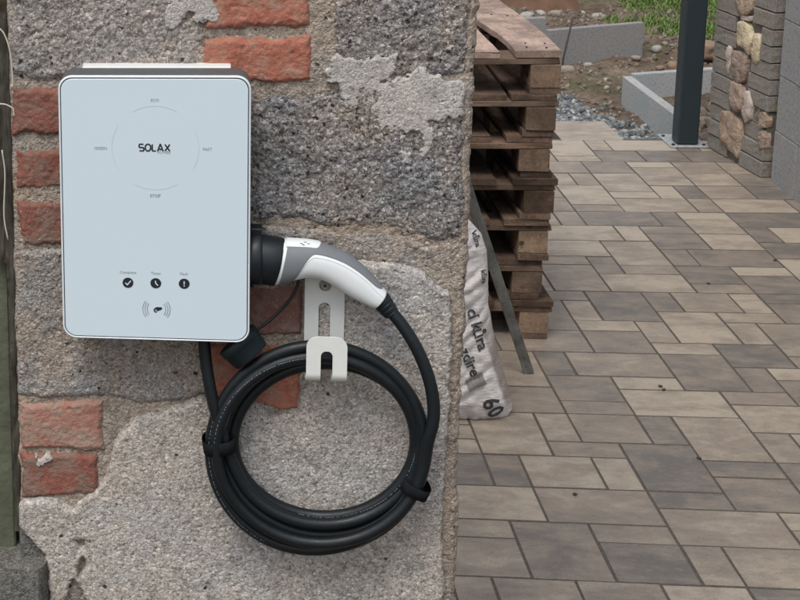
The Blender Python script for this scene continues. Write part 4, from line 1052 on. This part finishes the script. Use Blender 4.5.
# side socket flange (axis along u)
PLO = .043                                    # plug axis stands this far off the wall
pc = WL(255, 256.5, PLO)
def ringloft(secs, n=40):
    """secs: (u, w centre, half height, half depth, lean)"""
    V = []; Fc = []
    for (u, w, a, b, ln) in secs:
        for k in range(n):
            q = 2 * math.pi * k / n; V.append((u + ln * math.cos(q), -PLO - b * math.sin(q), w + a * math.cos(q)))
    for l in range(len(secs) - 1):
        for k in range(n): Fc.append((l * n + k, l * n + (k + 1) % n, (l + 1) * n + (k + 1) % n, (l + 1) * n + k))
    Fc += [tuple(range(n)), tuple((len(secs) - 1) * n + k for k in reversed(range(n)))]
    me = mesh('m', V, Fc, True); bm = bmesh.new(); bm.from_mesh(me); bmesh.ops.recalc_face_normals(bm, faces=bm.faces); bm.to_mesh(me); bm.free()
    for p in me.polygons: p.use_smooth = len(p.vertices) == 4
    return me
def WU(x, y=256): return WL(x, y, PLO)[0]
def WH(y, x=270): return WL(x, y, PLO)[1]
hh = (WH(231) - WH(284)) / 2; cc = (WH(231) + WH(284)) / 2
SF = ob('socket_flange', nm(ringloft([(WU(240), cc, hh, .034, 0), (WU(259), cc, hh, .034, 0), (WU(261.5), cc, hh - .001, .033, 0), (WU(262), cc, hh - .004, .03, 0)]), 'socket_flange'), MT['black_plastic'], BOX)
me = MB().box(WU(250), WU(261.5), -PLO - .012, -PLO + .012, WH(233), WH(226.5)).me('latch'); bevel(me, .001, 1); ob('latch', me, MT['black_plastic'], SF)
# hanging dust cap with its tether
def cyl_obj(name, a, b, r0, r1, mat, parent, n=36, hollow=True):
    a = Vector(a); b = Vector(b); m = (b - a)
    prof = [(0, r0 * .94), (.03, r0), (.34, r0), (.36, r0 * .97), (.95, r1), (1, r1 * .95)]
    V, Fc = tube([a + m * p for p, _ in prof], [q for _, q in prof], n); me = mesh(name, V, Fc, True)
    for p in me.polygons: p.use_smooth = len(p.vertices) == 4
    return ob(name, me, mat, parent)
ca = WL(236, 339, .036); cb = WL(252, 357, .048)
DC = cyl_obj('dust_cap', (ca[0], -.040, ca[1] + .002), (cb[0], -.046, cb[1]), .031, .0275, MT['cap'], BOX)
tp_ = [WL(298.5, 275, .03), WL(298, 284, .03), WL(292, 296, .03), (WL(280, 311, .035)), WL(266, 324, .04), WL(254, 333, .045)]
ob('tether', MB().add(*tube(catmull([(p[0], -.026 - .003 * i, p[1]) for i, p in enumerate(tp_)], 8), .0021, 8)).me('tether', True), MT['black_rubber'], DC)

# ------------------------------------------------------------------ coil bracket
BR = empty('cable_hook', mat=WM, label='white slotted metal hook screwed to the wall carrying the coiled cable', cat='hook')
HO = .016
def prof_j():
    """profile in (out, w) of the folded strip"""
    zt_ = WL(325, 262, HO)[1]; zb = WL(325, 368, .03)[1]; out = .078; P = [(HO, zt_), (HO, zb + .012)]
    for k in range(1, 9): a = math.radians(180 + 90 * k / 8); P.append((HO + .012 + .012 * math.cos(a), zb + .012 + .012 * math.sin(a)))
    for k in range(0, 9): a = math.radians(270 + 90 * k / 8); P.append((out - .012 + .012 * math.cos(a), zb + .012 + .012 * math.sin(a)))
    zf = WL(325, 336.5, out)[1]; P.append((out, zf)); return P, zf
P, zf = prof_j()
# dense resample
den = []
for a, b in zip(P[:-1], P[1:]):
    L_ = math.hypot(b[0] - a[0], b[1] - a[1]); m = max(1, int(L_ / .0012))
    for k in range(m): den.append((a[0] + (b[0] - a[0]) * k / m, a[1] + (b[1] - a[1]) * k / m))
den.append(P[-1]); den = np.array(den); sl_ = np.r_[0, np.cumsum(np.hypot(*np.diff(den, axis=0).T))]; ST = sl_[-1]
uc = WL(325.3, 340, .045)[0]; hw = .0268; sh = .0078
s_slot0 = den[0][1] - WL(325, 302.5, HO)[1]; s_slot1 = ST - (zf - WL(325, 350.5, .078)[1])
V = []; Fc = []
for (o_, w_), s in zip(den, sl_):
    te = hw
    e = ST - s; Rr = .015
    if e < Rr: te = hw - Rr + math.sqrt(max(0, Rr * Rr - (Rr - e) ** 2))
    ts = 0
    if s_slot0 < s < s_slot1:
        q = min(s - s_slot0, s_slot1 - s); ts = sh if q > sh else math.sqrt(max(0, sh * sh - (sh - q) ** 2))
    for t_ in (-te, -ts, ts, te): V.append((uc + t_, -o_, w_))
for i in range(len(den) - 1):
    b = i * 4; sm = sl_[i] + .0006
    Fc.append((b, b + 1, b + 5, b + 4)); Fc.append((b + 2, b + 3, b + 7, b + 6))
    if not (s_slot0 <= sm <= s_slot1): Fc.append((b + 1, b + 2, b + 6, b + 5))
me = mesh('hook_strip', V, Fc, False); bm = bmesh.new(); bm.from_mesh(me); bmesh.ops.remove_doubles(bm, verts=bm.verts, dist=1e-6); bmesh.ops.recalc_face_normals(bm, faces=bm.faces)
bmesh.ops.solidify(bm, geom=bm.faces, thickness=.0028); bmesh.ops.recalc_face_normals(bm, faces=bm.faces); bm.to_mesh(me); bm.free()
ob('hook_strip', me, MT['bracket'], BR)
sc_ = WL(325, 285.5, HO + .003)
V, Fc = tube([(sc_[0], -HO + .001, sc_[1]), (sc_[0], -HO - .0035, sc_[1]), (sc_[0], -HO - .005, sc_[1]), (sc_[0], -HO - .0045, sc_[1])], [.0078, .0076, .0055, .002], 20)
SCW = ob('screw', mesh('screw', V, Fc), MT['screw'], BR)
V, Fc = tube([(sc_[0], -HO - .0046, sc_[1]), (sc_[0], -HO - .0052, sc_[1])], .0022, 6); ob('screw_recess', mesh('screw_recess', V, Fc), MT['groove'], SCW)
# two standoff feet between strip and wall
me = MB().box(uc - .02, uc + .02, -HO + .0005, .01, sc_[1] - .012, sc_[1] + .02).me('spacer'); ob('spacer', me, MT['bracket'], BR)

# ------------------------------------------------------------------ charging cable and plug
CB = empty('charging_cable', mat=WM, label='black coiled charging cable with a white and grey plug pushed into the box', cat='charging cable')
CRD = .0084
def cp(x, y, out): p = WL(x, y, out); return (p[0], -out, p[1])
path = [cp(203, 325, .040), cp(203.5, 345, .040), cp(205, 370, .046), cp(209, 398, .056), cp(216, 420, .064)]
# turns: (left, right, top, bottom, depth) in picture units measured at the coil plane
turns = [(228, 413, 362, 522, .062), (212, 430, 347, 553, .036), (221, 420, 355, 533, .052), (208, 434, 342, 556, .056), (232, 408, 367, 514, .040), (215, 427, 352, 545, .066)]
NT_ = 48
def turn_at(f):
    k = int(f); t = f - k; t = t * t * (3 - 2 * t); a = turns[min(k, len(turns) - 1)]; b = turns[min(k + 1, len(turns) - 1)]
    return [a[i] + (b[i] - a[i]) * t for i in range(5)]
ang0 = 192.0          # start on the left flank, go down (counter clockwise in the picture)
tot = len(turns) - 1 + .52
fr = 0.0
pts = []
N = int(tot * NT_)
for i in range(N + 1):
    f = i / NT_; a = math.radians(ang0 + 360 * f)
    l, r, tp0, bt, dp = turn_at(f)
    cxx = (l + r) / 2; cyy = (tp0 + bt) / 2; ex = (r - l) / 2; ey = (bt - tp0) / 2
    wob = 1.2 * math.sin(a * 2 + f * 1.7)
    x = cxx + (ex + wob * .6) * math.cos(a); y = cyy - (ey + wob * .4) * math.sin(a)
    if f < .10:      # blend from the feed strand
        pass
    pts.append(cp(x, y, dp + .003 * math.sin(3 * a + f)))
path += pts[1:]
# leave the coil on the right flank and climb to the plug
path += [cp(436, 440, .066), cp(440, 415, .066), cp(437, 388, .064), cp(427, 358, .060), cp(412, 335, .054), cp(400, 321, .048), cp(392, 312, .044), cp(386, 306, .043)]
# remove points too near each other then smooth
Pp = [np.array(path[0])]
for p in path[1:]:
    if np.linalg.norm(np.array(p) - Pp[-1]) > .006: Pp.append(np.array(p))
for _ in range(4):
    Pp = [Pp[0]] + [(Pp[i - 1] + 2 * Pp[i] + Pp[i + 1]) / 4 for i in range(1, len(Pp) - 1)] + [Pp[-1]]
CPATH = catmull(Pp, 3)
V, Fc = tube(CPATH, CRD, 16); CBL = ob('cable', mesh('cable', V, Fc, True), MT['black_rubber'], CB)
# faint white printing running along the cable
CA = np.array(CPATH); seg = np.r_[0, np.cumsum(np.linalg.norm(np.diff(CA, axis=0), axis=1))]
def on(s):
    i = min(len(seg) - 2, max(0, int(np.searchsorted(seg, s)) - 1)); t = (s - seg[i]) / max(1e-9, seg[i + 1] - seg[i]); p = CA[i] + (CA[i + 1] - CA[i]) * t
    d = CA[min(i + 2, len(CA) - 1)] - CA[max(i - 1, 0)]; return p, d / np.linalg.norm(d)
b = MB(); r_ = random.Random(3); s = .35
while s < seg[-1] - .35:
    if int(s / .21) % 5 in (1, 2, 4): s += .02; continue
    ln = r_.uniform(.0012, .0042)
    p, d = on(s); out = np.array([0, -1., 0]); out = out - d * (out @ d); out /= np.linalg.norm(out); sd_ = np.cross(d, out)
    roll = .45 * math.sin(s * 3.1); n1 = out * math.cos(roll) + sd_ * math.sin(roll); t1 = np.cross(d, n1)
    h = .0005; c_ = p + n1 * (CRD + .00012)
    b.add([c_ - t1 * h, c_ + t1 * h, c_ + t1 * h + d * ln, c_ - t1 * h + d * ln], [(0, 1, 2, 3)])
    s += ln + r_.choice([.0012, .0012, .002, .004])
ob('printed_lettering', b.me('printed_lettering'), MT['white_mark'], CBL)
# hook and loop straps binding the bundle
def strap(px0, py0, px1, py1, out, rad_d, width, name='strap'):
    """px0..px1 across the bundle; strap is an elliptic sleeve"""
    a = np.array(cp(px0, py0, out)); c2 = np.array(cp(px1, py1, out)); ctr = (a + c2) / 2; ax = c2 - a; hl_ = np.linalg.norm(ax) / 2; ax /= 2 * hl_
    dn = np.array([0, -1., 0]); al = np.cross(ax, dn); V = []; n = 48; rows = [(-1, .95), (-.96, 1.), (.96, 1.), (1, .95)]
    for t_, sc2 in rows:
        for k in range(n):
            q = 2 * math.pi * k / n; cq, sq = math.cos(q), math.sin(q)
            x = np.sign(cq) * abs(cq) ** .8 * hl_ * sc2; y = np.sign(sq) * abs(sq) ** .8 * rad_d * sc2 * (1 + .04 * math.sin(3 * q))
            V.append(ctr + ax * x + dn * y + al * t_ * width / 2)
    Fc = []
    for l in range(3):
        for k in range(n): Fc.append((l * n + k, l * n + (k + 1) % n, (l + 1) * n + (k + 1) % n, (l + 1) * n + k))
    me = mesh(name, V, Fc, True); bm = bmesh.new(); bm.from_mesh(me); bmesh.ops.recalc_face_normals(bm, faces=bm.faces); bm.to_mesh(me); bm.free()
    o = ob(name, me, MT['velcro'], CB); md = o.modifiers.new('th', 'SOLIDIFY'); md.thickness = .0012; return o
strap(202.5, 444, 236, 441, .050, .0268, .019)
strap(401, 480, 428.5, 492, .050, .0268, .016)

# plug: lofted along a curved spine
up = [(284, 239.5), (296, 240.2), (311, 241.5), (322, 244), (336, 249), (350, 256), (363, 266), (372, 275), (381, 285), (386.5, 291.5)]
lo_ = [(274, 284), (286, 281.5), (299, 278.0), (310, 276.5), (322, 279), (335, 286), (348, 294.5), (358, 300), (367, 304.5), (373.5, 307)]
def interp_poly(P, t):
    P = np.array(P); n = len(P) - 1; c = catmull([*P], 12); c = np.array(c); f = t * (len(c) - 1); i = min(len(c) - 2, int(f)); return c[i] + (c[i + 1] - c[i]) * (f - i)
def plug_pt(t, phi, grow=0.0):
    """phi measured from the top, + towards the camera"""
    a = interp_poly(up, t); b = interp_poly(lo_, t); A = WL(*a, PLO); B = WL(*b, PLO); c = (A + B) / 2; h = (A - B) / 2
    hl_ = np.linalg.norm(h); d = h / hl_; dep = .0265 * (1 - t) + .0165 * t; 
    cp_, sp = math.cos(phi), math.sin(phi); e = .88
    x = math.copysign(abs(cp_) ** e, cp_) * (hl_ + grow); y = math.copysign(abs(sp) ** e, sp) * (dep + grow)
    return (c[0] + d[0] * x, -PLO - y, c[1] + d[1] * x)
def plug_patch(name, ts, phiA, phiB, grow, mat, n=48, cap=False, thick=0.0, parent=None):
    V = []; Fc = []
    for t in ts:
        pa, pb = phiA(t), phiB(t)
        for k in range(n + 1):
            V.append(plug_pt(t, pa + (pb - pa) * k / n, grow))
    m = n + 1
    for l in range(len(ts) - 1):
        for k in range(n): Fc.append((l * m + k, l * m + k + 1, (l + 1) * m + k + 1, (l + 1) * m + k))
    me = mesh(name, V, Fc, True); bm = bmesh.new(); bm.from_mesh(me); bmesh.ops.remove_doubles(bm, verts=bm.verts, dist=1e-6)
    if cap: bmesh.ops.holes_fill(bm, edges=[e for e in bm.edges if e.is_boundary])
    bmesh.ops.recalc_face_normals(bm, faces=bm.faces)
    bm.to_mesh(me); bm.free()
    for p in me.polygons: p.use_smooth = len(p.vertices) <= 4
    o = ob(name, me, MT[mat], parent or CB)
    if thick:
        md = o.modifiers.new('th', 'SOLIDIFY'); md.thickness = thick; md.offset = -1
    return o
PI = math.pi
SH = plug_patch('plug_shell', np.linspace(0, 1, 70), lambda t: -PI, lambda t: PI, 0, 'white_plastic', 64, True)
def gphi(t):
    # full collar near the nose, then a saddle over the top, tapering out at the end
    if t < .145: return PI * .995
    if t < .30:
        q = (t - .145) / .155; return PI * .995 + (.98 - PI * .995) * (1 - (1 - q) ** 2.6)
    if t < .80: return .98 - .16 * (t - .30) / .5
    q = min(1, (t - .80) / .12); return .82 * math.sqrt(max(0, 1 - q * q)) + .001
plug_patch('soft_grip', np.concatenate([np.linspace(.035, .30, 34), np.linspace(.31, .92, 46)]), lambda t: -gphi(t), lambda t: gphi(t), .0009, 'grey_soft', 56, False, .0011, SH)
def tabphi(t):
    q = max(0, (t - .27) / .05); return .62 * math.sqrt(max(0, 1 - min(1, q) ** 2)) + .001
plug_patch('release_tab', np.linspace(.02, .32, 24), lambda t: -tabphi(t), lambda t: tabphi(t), .0017, 'white_plastic', 20, False, .0012, SH)
# tiny marks on the tab
for t0, p0 in ((.14, .38), (.19, .36), (.165, .25), (.155, .47)):
    P4 = [plug_pt(t0 + a, p0 + b_, .0021) for a, b_ in ((0, 0), (.018, 0), (.018, .05), (0, .05))]
    ob('tab_mark', mesh('tab_mark', P4, [(0, 1, 2, 3)]), MT['print'], SH)
# moulded ridge on the shell flank
V = []; Fc = []
tsr = np.linspace(.19, .97, 50)
for t in tsr:
    e = gphi(t) + .10 if t < .8 else .98
    for dphi, g in ((0, 0), (.02, .0007), (.09, .0007), (.13, .0)): V.append(plug_pt(t, min(PI * .9, e + dphi), g))
for l in range(len(tsr) - 1):
    for k in range(3): Fc.append((l * 4 + k, l * 4 + k + 1, l * 4 + 5 + k, l * 4 + 4 + k))
ob('shell_ridge', mesh('shell_ridge', V, Fc, True), MT['white_plastic'], SH)
# black nose
nt = WL(284, 239.5, PLO); nb = WL(274, 284, PLO)
def nsec(ut, wt2, ub, wb2, dp): return ((ut + ub) / 2, (wt2 + wb2) / 2, (wt2 - wb2) / 2, dp, (ut - ub) / 2)
ob('plug_nose', nm(ringloft([nsec(WU(256), WH(235), WU(256), WH(283), .0305), nsec(WU(263), WH(235.5), WU(263), WH(283.5), .031), nsec(WU(274), WH(237), WU(270), WH(284.5), .0305), nsec(WU(283), WH(238.5), WU(272.5), WH(285), .0295), nsec(WU(284.5), WH(239), WU(274), WH(284.5), .0285), nsec(WU(285), WH(241), WU(275.5), WH(282.5), .026)]), 'plug_nose'), MT['black_plastic'], CB)
# ribbed boot
ea = np.array(plug_pt(1, 0)); eb = np.array(plug_pt(1, PI)); e0 = (ea + eb) / 2
e1 = np.array(cp(391.5, 313.5, .0435)); ax = e1 - e0; prof = []
for i, (t_, r) in enumerate(((-.1, .0125), (.05, .0135), (.22, .0135), (.25, .0122), (.32, .0122), (.35, .0130), (.50, .0126), (.53, .0114), (.60, .0114), (.63, .0122), (.78, .0118), (.81, .0104), (.88, .0104), (.91, .0112), (1.0, .0104), (1.04, .0085))):
    prof.append((e0 + ax * t_, r))
V, Fc = tube([p for p, _ in prof], [r for _, r in prof], 28); ob('cable_boot', mesh('cable_boot', V, Fc), MT['black_plastic'], CB)
